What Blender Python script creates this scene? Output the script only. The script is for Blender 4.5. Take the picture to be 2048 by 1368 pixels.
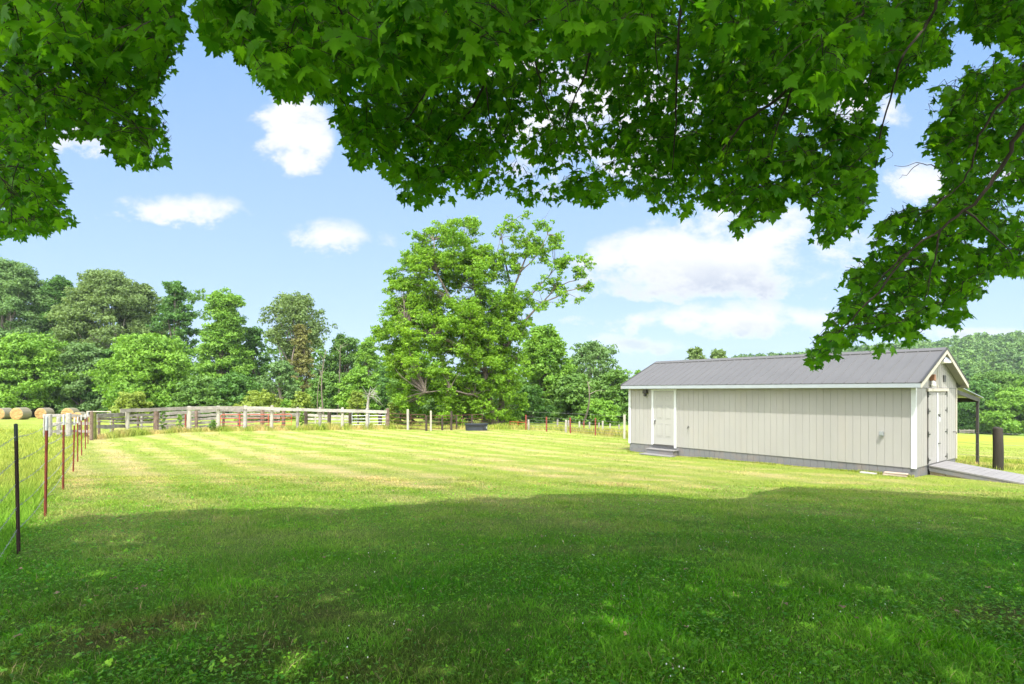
import bpy, bmesh, math, random
import numpy as np
from mathutils import Vector, Matrix
for o in list(bpy.data.objects): bpy.data.objects.remove(o)
C = bpy.context.scene.collection
R = math.radians
# ------------------------------------------------------------------ camera
F, CX, HY, CZ = 1136.0, 1024.0, 782.0, 2.5      # focal length and horizon measured on the 2048 px photograph; eye height
cam = bpy.data.cameras.new('camera'); co = bpy.data.objects.new('camera', cam); C.objects.link(co)
co.location = (0, 0, CZ); co.rotation_euler = (R(90), 0, 0)
cam.sensor_width = 36; cam.lens = 36*F/2048; cam.shift_y = (HY-684)/2048
cam.clip_start = .05; cam.clip_end = 5000
bpy.context.scene.camera = co
# ------------------------------------------------------------------ sun
SUN = Vector((-.141*.485, -.99*.485, .875)).normalized()     # towards the sun
EXPO = 1.36
sl = bpy.data.lights.new('sun', 'SUN'); so = bpy.data.objects.new('sun', sl); C.objects.link(so)
sl.energy = 2.7; sl.angle = R(.5); sl.color = (1, .97, .91)
so.rotation_euler = SUN.to_track_quat('Z', 'Y').to_euler(); so.location = (0, 0, 60)
sc = bpy.context.scene
sc.view_settings.view_transform = 'Standard'; sc.view_settings.look = 'None'
sc.view_settings.exposure = EXPO; sc.view_settings.gamma = 1
# ------------------------------------------------------------------ world
SKY_K = .13
wd = bpy.data.worlds.new('World'); sc.world = wd; wd.use_nodes = True
nt = wd.node_tree; nt.nodes.clear()
class NB:
    """small node-graph builder"""
    def __init__(s, nt): s.nt = nt
    def n(s, t, **k):
        x = s.nt.nodes.new(t)
        for a, b in k.items(): setattr(x, a, b)
        return x
    def l(s, a, b): s.nt.links.new(a, b)
    def put(s, sock, v):
        if isinstance(v, bpy.types.NodeSocket): s.l(v, sock)
        elif v is not None: sock.default_value = v
    def m(s, op, a, b=None, c=None, clamp=False):
        x = s.n('ShaderNodeMath', operation=op, use_clamp=clamp)
        s.put(x.inputs[0], a)
        if b is not None: s.put(x.inputs[1], b)
        if c is not None: s.put(x.inputs[2], c)
        return x.outputs[0]
    def mix(s, f, a, b, bt='MIX'):
        x = s.n('ShaderNodeMix', data_type='RGBA', blend_type=bt)
        s.put(x.inputs[0], f)
        for i, v in ((6, a), (7, b)):
            if isinstance(v, tuple) and len(v) == 3: v = v+(1,)
            s.put(x.inputs[i], v)
        return x.outputs[2]
    def rng(s, v, a, b, c=0., d=1., smooth=False):
        x = s.n('ShaderNodeMapRange'); x.clamp = True
        if smooth: x.interpolation_type = 'SMOOTHSTEP'
        s.put(x.inputs[0], v)
        for i, q in enumerate((a, b, c, d)): x.inputs[i+1].default_value = q
        return x.outputs[0]
    def noise(s, vec, scale, detail=4, rough=.55, dist=0):
        x = s.n('ShaderNodeTexNoise'); x.inputs['Scale'].default_value = scale
        x.inputs['Detail'].default_value = detail; x.inputs['Roughness'].default_value = rough
        x.inputs['Distortion'].default_value = dist
        if vec is not None: s.l(vec, x.inputs['Vector'])
        return x
b = NB(nt)
sky = b.n('ShaderNodeTexSky', sky_type='NISHITA'); sky.sun_disc = False
sky.sun_elevation = math.asin(SUN.z); sky.sun_rotation = math.atan2(SUN.x, SUN.y)
sky.altitude = 200; sky.air_density = 1.0; sky.dust_density = 1.0; sky.ozone_density = 2.0
tc = b.n('ShaderNodeTexCoord'); sx = b.n('ShaderNodeSeparateXYZ'); b.l(tc.outputs['Generated'], sx.inputs[0])
yy = b.m('MAXIMUM', sx.outputs[1], .05)
U = b.m('DIVIDE', sx.outputs[0], yy); V = b.m('DIVIDE', sx.outputs[2], yy)
cv = b.n('ShaderNodeCombineXYZ'); b.l(U, cv.inputs[0]); b.l(b.m('MULTIPLY', V, 1.5), cv.inputs[1])
n1 = b.noise(cv.outputs[0], 5.5, 9, .62, .2); n2 = b.noise(cv.outputs[0], 2.6, 4, .5); n3 = b.noise(cv.outputs[0], 16, 9, .65)
wU = b.m('ADD', U, b.m('MULTIPLY', b.m('SUBTRACT', n1.outputs[0], .5), .10))
wV = b.m('ADD', V, b.m('MULTIPLY', b.m('SUBTRACT', n3.outputs[0], .5), .05))
clouds = [(585,265,75,78,1),(350,418,135,30,.95),(242,408,35,18,.8),(655,472,75,34,1),(768,482,34,22,.5),
          (1370,530,225,60,1.2),(1290,580,150,30,1.0),(1450,640,230,34,1.0),(1500,455,150,60,.85),(1640,500,110,60,.6),(1290,692,80,16,.9),
          (1180,640,50,20,.5),(1855,372,60,42,1.1),(2040,345,60,30,.9),(1960,668,150,16,.8),(150,272,90,34,.7),(1180,190,240,170,.9),
          (1560,200,230,90,.8),(90,60,160,80,.8),(1900,190,60,25,.45),(1210,675,60,12,.6),(1560,560,120,40,.8)]
fld = None
for (px, py, rx, ry, k) in clouds:
    du = b.m('MULTIPLY', b.m('SUBTRACT', wU, (px-CX)/F), F/rx); dv = b.m('MULTIPLY', b.m('SUBTRACT', wV, (HY-py)/F), F/ry)
    e = b.m('ADD', b.m('MULTIPLY', du, du), b.m('MULTIPLY', dv, dv))
    q = b.m('MULTIPLY', b.m('SUBTRACT', 1.0, b.m('MULTIPLY', e, .42), clamp=True), k)
    fld = q if fld is None else b.m('MAXIMUM', fld, q)
f2 = b.m('ADD', b.m('ADD', fld, -.34), b.m('MULTIPLY', b.m('SUBTRACT', b.m('ADD', b.m('MULTIPLY', n1.outputs[0], .65), b.m('MULTIPLY', n3.outputs[0], .35)), .5), 3.4))
dens = b.rng(f2, .05, .62, 0, 1, True)
dens = b.m('MULTIPLY', dens, b.rng(fld, .0, .22))
dens = b.m('MULTIPLY', dens, b.m('GREATER_THAN', sx.outputs[1], .06))
dens = b.m('MULTIPLY', dens, b.rng(V, .03, .12, .35, 1))
shade = b.m('ADD', b.m('MULTIPLY', n2.outputs[0], .75), b.m('MULTIPLY', n3.outputs[0], .4))
lowc = b.m('MULTIPLY', b.m('MAXIMUM', b.m('MULTIPLY', b.rng(V, .165, .235, .62, 0), b.rng(V, .135, .16)), b.rng(V, .095, .13, .55, 0)), b.rng(f2, .3, .9))
shade = b.rng(b.m('ADD', shade, lowc), .58, 1.12)
K = 1/SKY_K
ccol = b.mix(shade, (.41*K, .415*K, .42*K), (.255*K, .285*K, .335*K))
hz = b.mix(b.rng(V, .0, .62), (.235*K, .315*K, .395*K), (.125*K, .22*K, .385*K))
hz = b.mix(.86, sky.outputs[0], hz)
fin = b.mix(dens, hz, ccol)
# bright cloud added to the unseen sky behind the camera, filling the foreground shade
nb = b.noise(tc.outputs['Generated'], 2.2, 6, .55)
back = b.m('MULTIPLY', b.rng(nb.outputs[0], .30, .48, 0, 1, True), b.rng(sx.outputs[1], .05, -.2))
fin = b.mix(back, fin, (1.7*K, 1.72*K, 1.76*K))
bg = b.n('ShaderNodeBackground'); b.l(fin, bg.inputs[0]); bg.inputs[1].default_value = SKY_K
wo = b.n('ShaderNodeOutputWorld'); b.l(bg.outputs[0], wo.inputs[0])

# ------------------------------------------------------------------ helpers
rs = np.random.RandomState(7); random.seed(7)
def tag(o, label=None, cat=None, group=None, kind=None):
    for k, v in (('label', label), ('category', cat), ('group', group), ('kind', kind)):
        if v: o[k] = v
    return o
def thing(name, label, cat, loc=(0,0,0), rz=0, group=None):
    o = bpy.data.objects.new(name, None); C.objects.link(o); o.location = loc; o.rotation_euler = (0, 0, rz); o.empty_display_size = .2
    return tag(o, label, cat, group)
def px(u, v, Y): return np.array(((u-CX)/F*Y, Y, CZ+(HY-v)/F*Y))
def uvec(a): return a/np.maximum(np.linalg.norm(a, axis=-1, keepdims=True), 1e-9)
def npmesh(name, V, faces, mat, parent=None, tint=None, smooth=False, base=None):
    """V (n,3); faces = list of int arrays (m,k); tint per face"""
    if base is not None: V = V-np.asarray(base)
    me = bpy.data.meshes.new(name); V = np.ascontiguousarray(V, dtype=np.float32)
    me.vertices.add(len(V)); me.vertices.foreach_set('co', V.ravel())
    loops = np.concatenate([f.ravel() for f in faces]).astype(np.int32)
    sizes = np.concatenate([np.full(len(f), f.shape[1], np.int32) for f in faces])
    starts = np.concatenate(([0], np.cumsum(sizes)[:-1])).astype(np.int32)
    me.loops.add(len(loops)); me.loops.foreach_set('vertex_index', loops)
    me.polygons.add(len(sizes)); me.polygons.foreach_set('loop_start', starts); me.polygons.foreach_set('loop_total', sizes)
    me.polygons.foreach_set('use_smooth', np.full(len(sizes), bool(smooth)))
    if tint is not None:
        a = me.attributes.new('tint', 'FLOAT', 'FACE'); a.data.foreach_set('value', np.asarray(tint, np.float32))
    me.update(calc_edges=True); mat and me.materials.append(mat)
    o = bpy.data.objects.new(name, me); C.objects.link(o)
    if parent: o.parent = parent
    return o
class MB:
    """collects boxes, bars, tubes, lathes; build() links ONE object"""
    def __init__(s): s.V = []; s.F = {}; s.n = 0
    def add(s, V, Fs):
        V = np.asarray(V, float); s.V.append(V)
        for f in Fs: s.F.setdefault(len(f), []).append([i+s.n for i in f])
        s.n += len(V); return s
    def box(s, a, c, bev=0.0):
        x0, y0, z0 = a; x1, y1, z1 = c
        if bev <= 0:
            V = [(x0,y0,z0),(x1,y0,z0),(x1,y1,z0),(x0,y1,z0),(x0,y0,z1),(x1,y0,z1),(x1,y1,z1),(x0,y1,z1)]
            return s.add(V, [(0,3,2,1),(4,5,6,7),(0,1,5,4),(1,2,6,5),(2,3,7,6),(3,0,4,7)])
        bm = bmesh.new(); bmesh.ops.create_cube(bm, size=1)
        for v in bm.verts: v.co = ((x0+x1)/2+v.co.x*(x1-x0), (y0+y1)/2+v.co.y*(y1-y0), (z0+z1)/2+v.co.z*(z1-z0))
        bmesh.ops.bevel(bm, geom=bm.edges[:], offset=bev, segments=1, affect='EDGES')
        bm.verts.index_update()
        s.add([v.co[:] for v in bm.verts], [[v.index for v in f.verts] for f in bm.faces]); bm.free(); return s
    def beam(s, p, q, w, h, wob=0, seg=1):
        """rectangular bar from p to q, w sideways, h up"""
        p = np.array(p, float); q = np.array(q, float); d = q-p; d /= np.linalg.norm(d)
        sd = np.cross(d, (0,0,1)); 
        if np.linalg.norm(sd) < 1e-4: sd = np.array((1., 0, 0))
        sd /= np.linalg.norm(sd); up = np.cross(sd, d)
        V = []; 
        for i in range(seg+1):
            c = p+(q-p)*i/seg; e = rs.normal(0, wob, 4) if wob else np.zeros(4)
            for k, (a, bb) in enumerate(((-1,-1),(1,-1),(1,1),(-1,1))): V.append(c+sd*a*w/2+up*(bb*h/2+e[k]))
        Fs = [(0,3,2,1), tuple(4*seg+i for i in (0,1,2,3))]
        for i in range(seg):
            for k in range(4): Fs.append((4*i+k, 4*i+(k+1)%4, 4*i+4+(k+1)%4, 4*i+4+k))
        return s.add(V, Fs)
    def tube(s, pts, rad, k=6, cap=True):
        pts = np.asarray(pts, float); n = len(pts); rad = np.broadcast_to(np.asarray(rad, float), (n,))
        T = np.gradient(pts, axis=0); T = uvec(T); ref = np.array((0., 0, 1)) if abs(T[0][2]) < .9 else np.array((1., 0, 0))
        V = []
        for i in range(n):
            a = np.cross(T[i], ref); 
            if np.linalg.norm(a) < 1e-3: a = np.cross(T[i], (0, 1, 0))
            a /= np.linalg.norm(a); c = np.cross(T[i], a)
            for j in range(k):
                t = 2*math.pi*j/k; V.append(pts[i]+rad[i]*(a*math.cos(t)+c*math.sin(t)))
        Fs = [(i*k+j, i*k+(j+1) % k, (i+1)*k+(j+1) % k, (i+1)*k+j) for i in range(n-1) for j in range(k)]
        if cap: Fs += [tuple(range(k-1, -1, -1)), tuple((n-1)*k+j for j in range(k))]
        return s.add(V, Fs)
    def lathe(s, prof, c=(0,0,0), axis='z', k=20):
        V = []
        for (r, h) in prof:
            for j in range(k):
                t = 2*math.pi*j/k; x, y = r*math.cos(t), r*math.sin(t)
                V.append({'z': (c[0]+x, c[1]+y, c[2]+h), 'y': (c[0]+x, c[1]+h, c[2]+y), 'x': (c[0]+h, c[1]+x, c[2]+y)}[axis])
        n = len(prof)
        Fs = [(i*k+j, i*k+(j+1) % k, (i+1)*k+(j+1) % k, (i+1)*k+j) for i in range(n-1) for j in range(k)]
        Fs += [tuple(range(k-1, -1, -1)), tuple((n-1)*k+j for j in range(k))]
        return s.add(V, Fs)
    def build(s, name, mat, parent=None, smooth=False, base=None):
        V = np.concatenate(s.V)
        o = npmesh(name, V, [np.array(f) for f in s.F.values()], mat, parent, smooth=smooth, base=base)
        return o
# ------------------------------------------------------------------ materials
def newmat(name):
    m = bpy.data.materials.new(name); m.use_nodes = True; m.node_tree.nodes.clear(); return m, NB(m.node_tree)
def finish(b, bs): o = b.n('ShaderNodeOutputMaterial'); b.l(bs, o.inputs[0])
def surf(name, col, rough=.6, var=.15, scale=4, metal=0, bump=.0, bscale=40, col2=None, spec=.4, stretch=(1,1,1), dirt=None, obj=True):
    m, b = newmat(name); tc = b.n('ShaderNodeTexCoord'); mp = b.n('ShaderNodeMapping'); mp.inputs['Scale'].default_value = stretch
    b.l(tc.outputs['Object'], mp.inputs[0]); v = mp.outputs[0]
    n = b.noise(v, scale, 6, .6); f = b.rng(n.outputs[0], .3, .7)
    c2 = col2 or tuple(x*(1-var) for x in col); c = b.mix(f, tuple(min(1, x*(1+var*.5)) for x in col), c2)
    if dirt:
        n2 = b.noise(v, dirt[1], 5, .65); c = b.mix(b.m('MULTIPLY', b.rng(n2.outputs[0], .5, .75), dirt[2]), c, dirt[0])
    p = b.n('ShaderNodeBsdfPrincipled'); b.l(c, p.inputs['Base Color']); p.inputs['Roughness'].default_value = rough
    p.inputs['Metallic'].default_value = metal; p.inputs['Specular IOR Level'].default_value = spec
    if bump:
        n3 = b.noise(v, bscale, 4, .6); bp = b.n('ShaderNodeBump'); bp.inputs['Strength'].default_value = bump; bp.inputs['Distance'].default_value = .02
        b.l(n3.outputs[0], bp.inputs['Height']); b.l(bp.outputs[0], p.inputs['Normal'])
    finish(b, p.outputs[0]); return m
def leafmat(name, a, c, trans=.35, rough=.5, spec=.25, tb=1.3, scale=None):
    """leaf: colour from per-face tint, thin and translucent"""
    m, b = newmat(name); at = b.n('ShaderNodeAttribute'); at.attribute_name = 'tint'
    col = b.mix(at.outputs['Fac'], a, c)
    p = b.n('ShaderNodeBsdfPrincipled'); b.l(col, p.inputs['Base Color']); p.inputs['Roughness'].default_value = rough
    p.inputs['Specular IOR Level'].default_value = spec
    t = b.n('ShaderNodeBsdfTranslucent'); tcv = b.mix(1.0, col, (tb, tb*.95, tb*.35), 'MULTIPLY'); b.l(tcv, t.inputs[0])
    mx = b.n('ShaderNodeMixShader'); mx.inputs[0].default_value = trans; b.l(p.outputs[0], mx.inputs[1]); b.l(t.outputs[0], mx.inputs[2])
    finish(b, mx.outputs[0]); return m
M = {}
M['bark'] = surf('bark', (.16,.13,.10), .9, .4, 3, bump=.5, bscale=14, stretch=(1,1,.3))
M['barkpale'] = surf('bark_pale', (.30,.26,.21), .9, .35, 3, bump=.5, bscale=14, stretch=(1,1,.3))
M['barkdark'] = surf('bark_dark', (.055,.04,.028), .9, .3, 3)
M['siding'] = surf('siding', (.322,.309,.286), .75, .06, 1.2, bump=.25, bscale=90, spec=.2, stretch=(1,1,.35), dirt=((.40,.34,.26), 1.5, .18))
M['doorpaint'] = surf('door_paint', (.34,.33,.305), .5, .05, 2, spec=.35)
M['skirt'] = surf('skirting', (.165,.165,.17), .8, .1, 1.5, bump=.2, bscale=60, spec=.2, dirt=((.30,.20,.13), 2.0, .35))
M['white'] = surf('white_paint', (.56,.57,.575), .55, .06, 3, spec=.3, dirt=((.5,.45,.38), 4, .2))
M['fascia'] = surf('fascia_paint', (.32,.35,.365), .55, .08, 3, spec=.3, dirt=((.34,.34,.33), 3, .3))
M['cream'] = surf('cream_paint', (.46,.42,.34), .6, .08, 3, spec=.25)
M['roof'] = surf('roof_metal', (.112,.109,.108), .6, .06, 1.0, spec=.25, metal=.0)
M['roofdark'] = surf('roof_edge', (.05,.047,.045), .5, .1, 3)
M['deck'] = surf('deck_board', (.22,.21,.205), .7, .12, 2.5, bump=.15, bscale=30, spec=.25)
M['black'] = surf('black_metal', (.02,.02,.02), .45, .2, 6)
M['darkbrown'] = surf('dark_metal', (.05,.045,.042), .5, .2, 4)
M['rust'] = surf('rust_post', (.26,.052,.032), .75, .45, 9, bump=.2, dirt=((.12,.05,.03), 14, .7))
M['darkpost'] = surf('dark_post', (.045,.022,.018), .7, .4, 9, bump=.2)
M['postgreen'] = surf('green_metal', (.035,.055,.045), .5, .2, 9)
M['wire'] = surf('wire', (.30,.30,.29), .45, .2, 9, metal=.6)
M['wood'] = surf('weathered_wood', (.29,.265,.23), .9, .35, 2.2, bump=.5, bscale=16, stretch=(1,1,1), dirt=((.13,.11,.09), 5, .7), spec=.1)
M['woodpale'] = surf('pale_post_wood', (.40,.375,.30), .9, .2, 2.2, bump=.3, bscale=20, dirt=((.27,.24,.18), 5, .5), spec=.1)
M['woodbrown'] = surf('brown_post_wood', (.20,.145,.11), .9, .4, 3, bump=.5, bscale=20, dirt=((.07,.05,.04), 6, .7), spec=.1)
M['woodwhite'] = surf('bleached_wood', (.36,.34,.30), .9, .3, 3, bump=.4, bscale=20, dirt=((.2,.17,.14), 4, .7), spec=.1)
M['moss'] = surf('mossy_wood', (.12,.14,.03), .95, .5, 5, bump=.5)
M['redgate'] = surf('red_gate_paint', (.50,.085,.04), .6, .3, 4, dirt=((.33,.17,.12), 6, .5))
M['browngate'] = surf('rusty_pipe', (.105,.04,.03), .8, .4, 5)
M['galv'] = surf('galvanised', (.33,.36,.37), .4, .1, 5, metal=.3)
M['tank'] = surf('tank_plastic', (.032,.038,.052), .45, .2, 3)
M['hay'] = surf('hay_face', (.42,.25,.095), .95, .35, 2.5, bump=.8, bscale=14, dirt=((.25,.14,.05), 5, .5))
M['hayside'] = surf('hay_side', (.22,.20,.135), .95, .3, 2.5, bump=.8, bscale=20, stretch=(1,.15,1))
M['block'] = surf('concrete_block', (.42,.33,.26), .9, .2, 6, bump=.3)
M['greyblock'] = surf('grey_stone', (.40,.38,.36), .9, .2, 6, bump=.3)
M['glassbulb'] = surf('bulb_glass', (.7,.7,.66), .2, .05, 4)
M['boxbrown'] = surf('lamp_box', (.30,.15,.085), .6, .15, 6)
M['shade'] = surf('shade_metal', (.33,.35,.36), .35, .1, 5, metal=.6)
M['shadein'] = surf('shade_inside', (.75,.72,.62), .5, .05, 5)
L = {}
L['maple'] = leafmat('maple_leaf_near', (.050,.175,.007), (.165,.38,.014), .55, .5, .2, 1.8)
L['big'] = leafmat('maple_leaf_far', (.085,.220,.014), (.26,.43,.028), .36)
L['bright'] = leafmat('leaf_bright', (.100,.235,.030), (.230,.400,.045), .32)
L['mid'] = leafmat('leaf_mid', (.080,.180,.035), (.170,.300,.055), .32)
L['dark'] = leafmat('leaf_dark', (.055,.145,.025), (.120,.250,.045), .3)
L['olive'] = leafmat('leaf_olive', (.095,.160,.045), (.200,.290,.085), .3)
L['grey'] = leafmat('leaf_greygreen', (.085,.175,.050), (.190,.310,.095), .3)
L['rusty'] = leafmat('leaf_brownish', (.125,.130,.035), (.230,.235,.065), .25)
L['lime'] = leafmat('leaf_lime', (.150,.225,.030), (.300,.380,.065), .35)
L['hill'] = leafmat('leaf_hill', (.055,.130,.030), (.180,.310,.070), .25)
# ------------------------------------------------------------------ ground
ctl = np.array([(-5.3,6.1,-1.76),(-6.5,7.9,-1.75),(-8.3,10.5,-1.82),(-11.5,14.9,-2.08),(-14,18.5,-2.2),(-16.8,22.4,-2.28),(-19.5,27,-2.35),
 (10.86,15.3,-2.33),(4.7,22.9,-2.46),(16,19.5,-2.5),(13.9,17.8,-2.42),(-19.3,34,-2.42),(-8,36.5,-2.5),(2,38,-2.55),(7,31,-2.55),
 (0,0,-1.66),(3,4,-1.72),(8,6,-1.95),(12,10,-2.2),(14,14,-2.42),(0,12,-2.0),(-6,20,-2.25),(5,14,-2.2),(-59,68,-3.05),(-20,80,-3.3),(-90,90,-3.0),
 (30,45,-4.1),(62,80,-6.3),(92,117,-8.6),(20,70,-4.2),(-30,20,-2.0),(-15,-15,-1.2),(15,-15,-1.8),(-60,20,-1.8),(40,15,-2.9),(90,40,-5.5),(20,25,-2.9),(0,60,-2.9),
 (60,150,-8),(-60,150,-4),(0,120,-4),(150,160,-11)], float)
def _tps(r2): return r2*np.log(r2+1e-9)*.5
_n = len(ctl); _A = np.zeros((_n+3, _n+3)); _d = ((ctl[:,None,:2]-ctl[None,:,:2])**2).sum(-1)
_A[:_n,:_n] = _tps(_d)+np.eye(_n)*4.0; _A[:_n,_n] = 1; _A[:_n,_n+1:] = ctl[:,:2]; _A[_n:,:_n] = _A[:_n,_n:].T
_w = np.linalg.solve(_A, np.concatenate([ctl[:,2], [0,0,0]]))
def ss(x, a, c): t = np.clip((x-a)/(c-a), 0, 1); return t*t*(3-2*t)
def gz(x, y):
    """ground height"""
    x = np.asarray(x, float); y = np.asarray(y, float); X = np.clip(x, -120, 180); Y = np.clip(y, -25, 165)
    out = np.full(X.shape, _w[_n])+_w[_n+1]*X+_w[_n+2]*Y
    for i in range(_n): out = out+_w[i]*_tps((X-ctl[i,0])**2+(Y-ctl[i,1])**2)
    z = CZ+out
    h = ss(y, 130, 430)*np.interp(x/np.maximum(y, 60), [-.1,.25,.4,.54,.68,.77,.9,1.2], [0,8,27,33,35,37,41,43])
    h += 2.2*np.sin(x*.021+1)*ss(y, 150, 300)*ss(x, 60, 200)
    return z+h
def gzf(x, y): return float(gz(np.array([x]), np.array([y]))[0])
def on(u, Y): x = (u-CX)/F*Y; return np.array((x, Y, gzf(x, Y)))
def axis(lo, hi, near, step, g):
    a = [0.]; s = step
    while a[-1] < hi:
        if a[-1] > near: s *= g
        a.append(a[-1]+s)
    c = [0.]; s = step
    while c[-1] > lo:
        if c[-1] < -near: s *= g
        c.append(c[-1]-s)
    return np.array(c[:0:-1]+a)
gx = axis(-1600, 1600, 45, .9, 1.06); gy = axis(-60, 1900, 45, .9, 1.05)
GX, GY = np.meshgrid(gx, gy); GZ = gz(GX, GY)
nx, ny = len(gx), len(gy); idx = np.arange(nx*ny).reshape(ny, nx)
gf = np.stack([idx[:-1,:-1], idx[:-1,1:], idx[1:,1:], idx[1:,:-1]], -1).reshape(-1, 4)
# lawn colours, shared by the soil sheet and the blades so they agree
def lawncol(b, blade):
    g = b.n('ShaderNodeNewGeometry'); P = g.outputs['Position']; s = b.n('ShaderNodeSeparateXYZ'); b.l(P, s.inputs[0])
    x, y = s.outputs[0], s.outputs[1]
    nb = b.noise(P, .22, 4, .55); nm = b.noise(P, 1.1, 5, .6); nf = b.noise(P, 7, 5, .6)
    across = b.m('ADD', b.m('MULTIPLY', x, .7777), b.m('MULTIPLY', y, .6286))
    w = b.m('ADD', across, b.m('MULTIPLY', b.m('SUBTRACT', nb.outputs[0], .5), 2.3))
    st = b.m('SINE', b.m('MULTIPLY', w, 2*math.pi/1.35)); st = b.rng(st, -1, 1)
    st2 = b.rng(b.m('SINE', b.m('MULTIPLY', w, 2*math.pi/4.7)), -1, 1)
    # streaky dry clippings along the mowing lines
    mp = b.n('ShaderNodeMapping'); mp.inputs['Rotation'].default_value = (0, 0, R(51.05)); mp.inputs['Scale'].default_value = (.32, 1.5, 1)
    mp.vector_type = 'POINT'; b.l(P, mp.inputs[0]); ns = b.noise(mp.outputs[0], 1.0, 5, .65)
    dry0 = b.m('ADD', b.m('MULTIPLY', b.m('MULTIPLY', st, b.rng(x, 8, -8, .35, 1)), .13), b.m('ADD', b.m('MULTIPLY', ns.outputs[0], .80), b.m('MULTIPLY', nm.outputs[0], .3)))
    dry0 = b.m('ADD', dry0, b.m('MULTIPLY', st2, .10))
    far = b.rng(b.m('ADD', y, b.m('MULTIPLY', x, -.12)), 5, 13)  # lusher near grass, plus sunlit yellow painted in from the tree's shadow edge outward
    mown = b.m('MULTIPLY', b.m('LESS_THAN', b.m('ABSOLUTE', b.m('SUBTRACT', y, 20)), 17.5), b.m('GREATER_THAN', b.m('ADD', b.m('MULTIPLY', x, 1.0), b.m('MULTIPLY', y, .72)), -.9))
    dry = b.m('MULTIPLY', b.rng(dry0, .56, .86), b.rng(mown, 0, 1, .25, 1))
    lush_shade = (.080,.360,.010) ; straw = (.58,.45,.235); yel = (.320,.380,.070)
    c = b.mix(b.rng(nb.outputs[0], .35, .65), lush_shade, (.150,.43,.016))
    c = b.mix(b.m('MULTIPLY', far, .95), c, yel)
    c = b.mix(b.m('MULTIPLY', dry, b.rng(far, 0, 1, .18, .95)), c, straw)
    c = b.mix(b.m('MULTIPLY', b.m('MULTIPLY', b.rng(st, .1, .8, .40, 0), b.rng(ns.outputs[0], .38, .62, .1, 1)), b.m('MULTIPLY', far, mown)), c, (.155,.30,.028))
    # buttercups drift in the far right pasture
    yd = b.m('MULTIPLY', b.rng(y, 42, 58), b.rng(y, 100, 75)); yd = b.m('MULTIPLY', yd, b.rng(b.noise(P, .09, 3).outputs[0], .38, .55)); yd = b.m('MULTIPLY', yd, b.rng(x, 22, 34))
    c = b.mix(b.m('MULTIPLY', yd, .45), c, (.50,.50,.04))
    # worn, thin patches near the tree foot
    dx = b.m('ADD', x, 2.6); dy = b.m('SUBTRACT', y, 3.6); dd = b.m('ADD', b.m('MULTIPLY', dx, b.m('MULTIPLY', dx, .16)), b.m('MULTIPLY', dy, b.m('MULTIPLY', dy, .45)))
    worn = b.m('MULTIPLY', b.rng(dd, .2, 1.6, 1, 0), b.rng(nm.outputs[0], .38, .60))
    dx = b.m('SUBTRACT', x, 4.3); dy = b.m('SUBTRACT', y, 4.4); dd2 = b.m('ADD', b.m('MULTIPLY', dx, b.m('MULTIPLY', dx, 1.6)), b.m('MULTIPLY', dy, b.m('MULTIPLY', dy, 6)))
    worn = b.m('MAXIMUM', worn, b.m('MULTIPLY', b.rng(dd2, .1, 1.4, 1, 0), b.rng(nm.outputs[0], .40, .55)))
    c = b.mix(b.m('MULTIPLY', worn, .7), c, (.17,.115,.06))
    c = b.mix(b.rng(nf.outputs[0], .25, .75, .5, 0), c, b.mix(1.0, c, (.62,.72,.5), 'MULTIPLY'))
    # woodland floor on the hill
    c = b.mix(b.rng(y, 112, 124), c, (.05,.08,.02))
    return P, c
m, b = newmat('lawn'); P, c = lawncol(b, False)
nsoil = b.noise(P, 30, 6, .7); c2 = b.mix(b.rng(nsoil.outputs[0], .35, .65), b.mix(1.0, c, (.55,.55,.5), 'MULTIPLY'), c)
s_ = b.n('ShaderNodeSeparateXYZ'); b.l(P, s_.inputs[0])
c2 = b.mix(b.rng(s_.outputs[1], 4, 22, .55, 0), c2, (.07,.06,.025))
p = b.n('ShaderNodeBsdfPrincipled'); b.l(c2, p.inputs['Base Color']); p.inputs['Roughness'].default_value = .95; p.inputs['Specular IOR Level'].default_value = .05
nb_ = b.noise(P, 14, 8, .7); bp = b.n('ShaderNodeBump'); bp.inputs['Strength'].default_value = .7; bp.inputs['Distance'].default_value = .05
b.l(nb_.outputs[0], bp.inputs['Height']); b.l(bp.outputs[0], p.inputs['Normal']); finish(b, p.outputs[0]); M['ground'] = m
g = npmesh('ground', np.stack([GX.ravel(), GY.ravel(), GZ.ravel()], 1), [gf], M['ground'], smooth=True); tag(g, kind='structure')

# blades
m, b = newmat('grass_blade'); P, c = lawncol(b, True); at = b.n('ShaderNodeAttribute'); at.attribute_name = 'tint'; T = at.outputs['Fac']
c = b.mix(b.rng(T, 0, 1, .0, 1), b.mix(1.0, c, (.45,.60,.45), 'MULTIPLY'), b.mix(1.0, c, (1.75,1.5,1.4), 'MULTIPLY'))
c = b.mix(b.rng(T, .93, .97), c, (.42,.33,.17))
p = b.n('ShaderNodeBsdfPrincipled'); b.l(c, p.inputs['Base Color']); p.inputs['Roughness'].default_value = .6; p.inputs['Specular IOR Level'].default_value = .12
t = b.n('ShaderNodeBsdfTranslucent'); b.l(c, t.inputs[0]); mx = b.n('ShaderNodeMixShader'); mx.inputs[0].default_value = .3
b.l(p.outputs[0], mx.inputs[1]); b.l(t.outputs[0], mx.inputs[2]); finish(b, mx.outputs[0]); M['blade'] = m
M['clover'] = leafmat('clover_leaf', (.07,.27,.012), (.28,.52,.035), .3)
M['petal'] = surf('clover_flower', (.72,.72,.66), .7, .1, 5)
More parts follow.
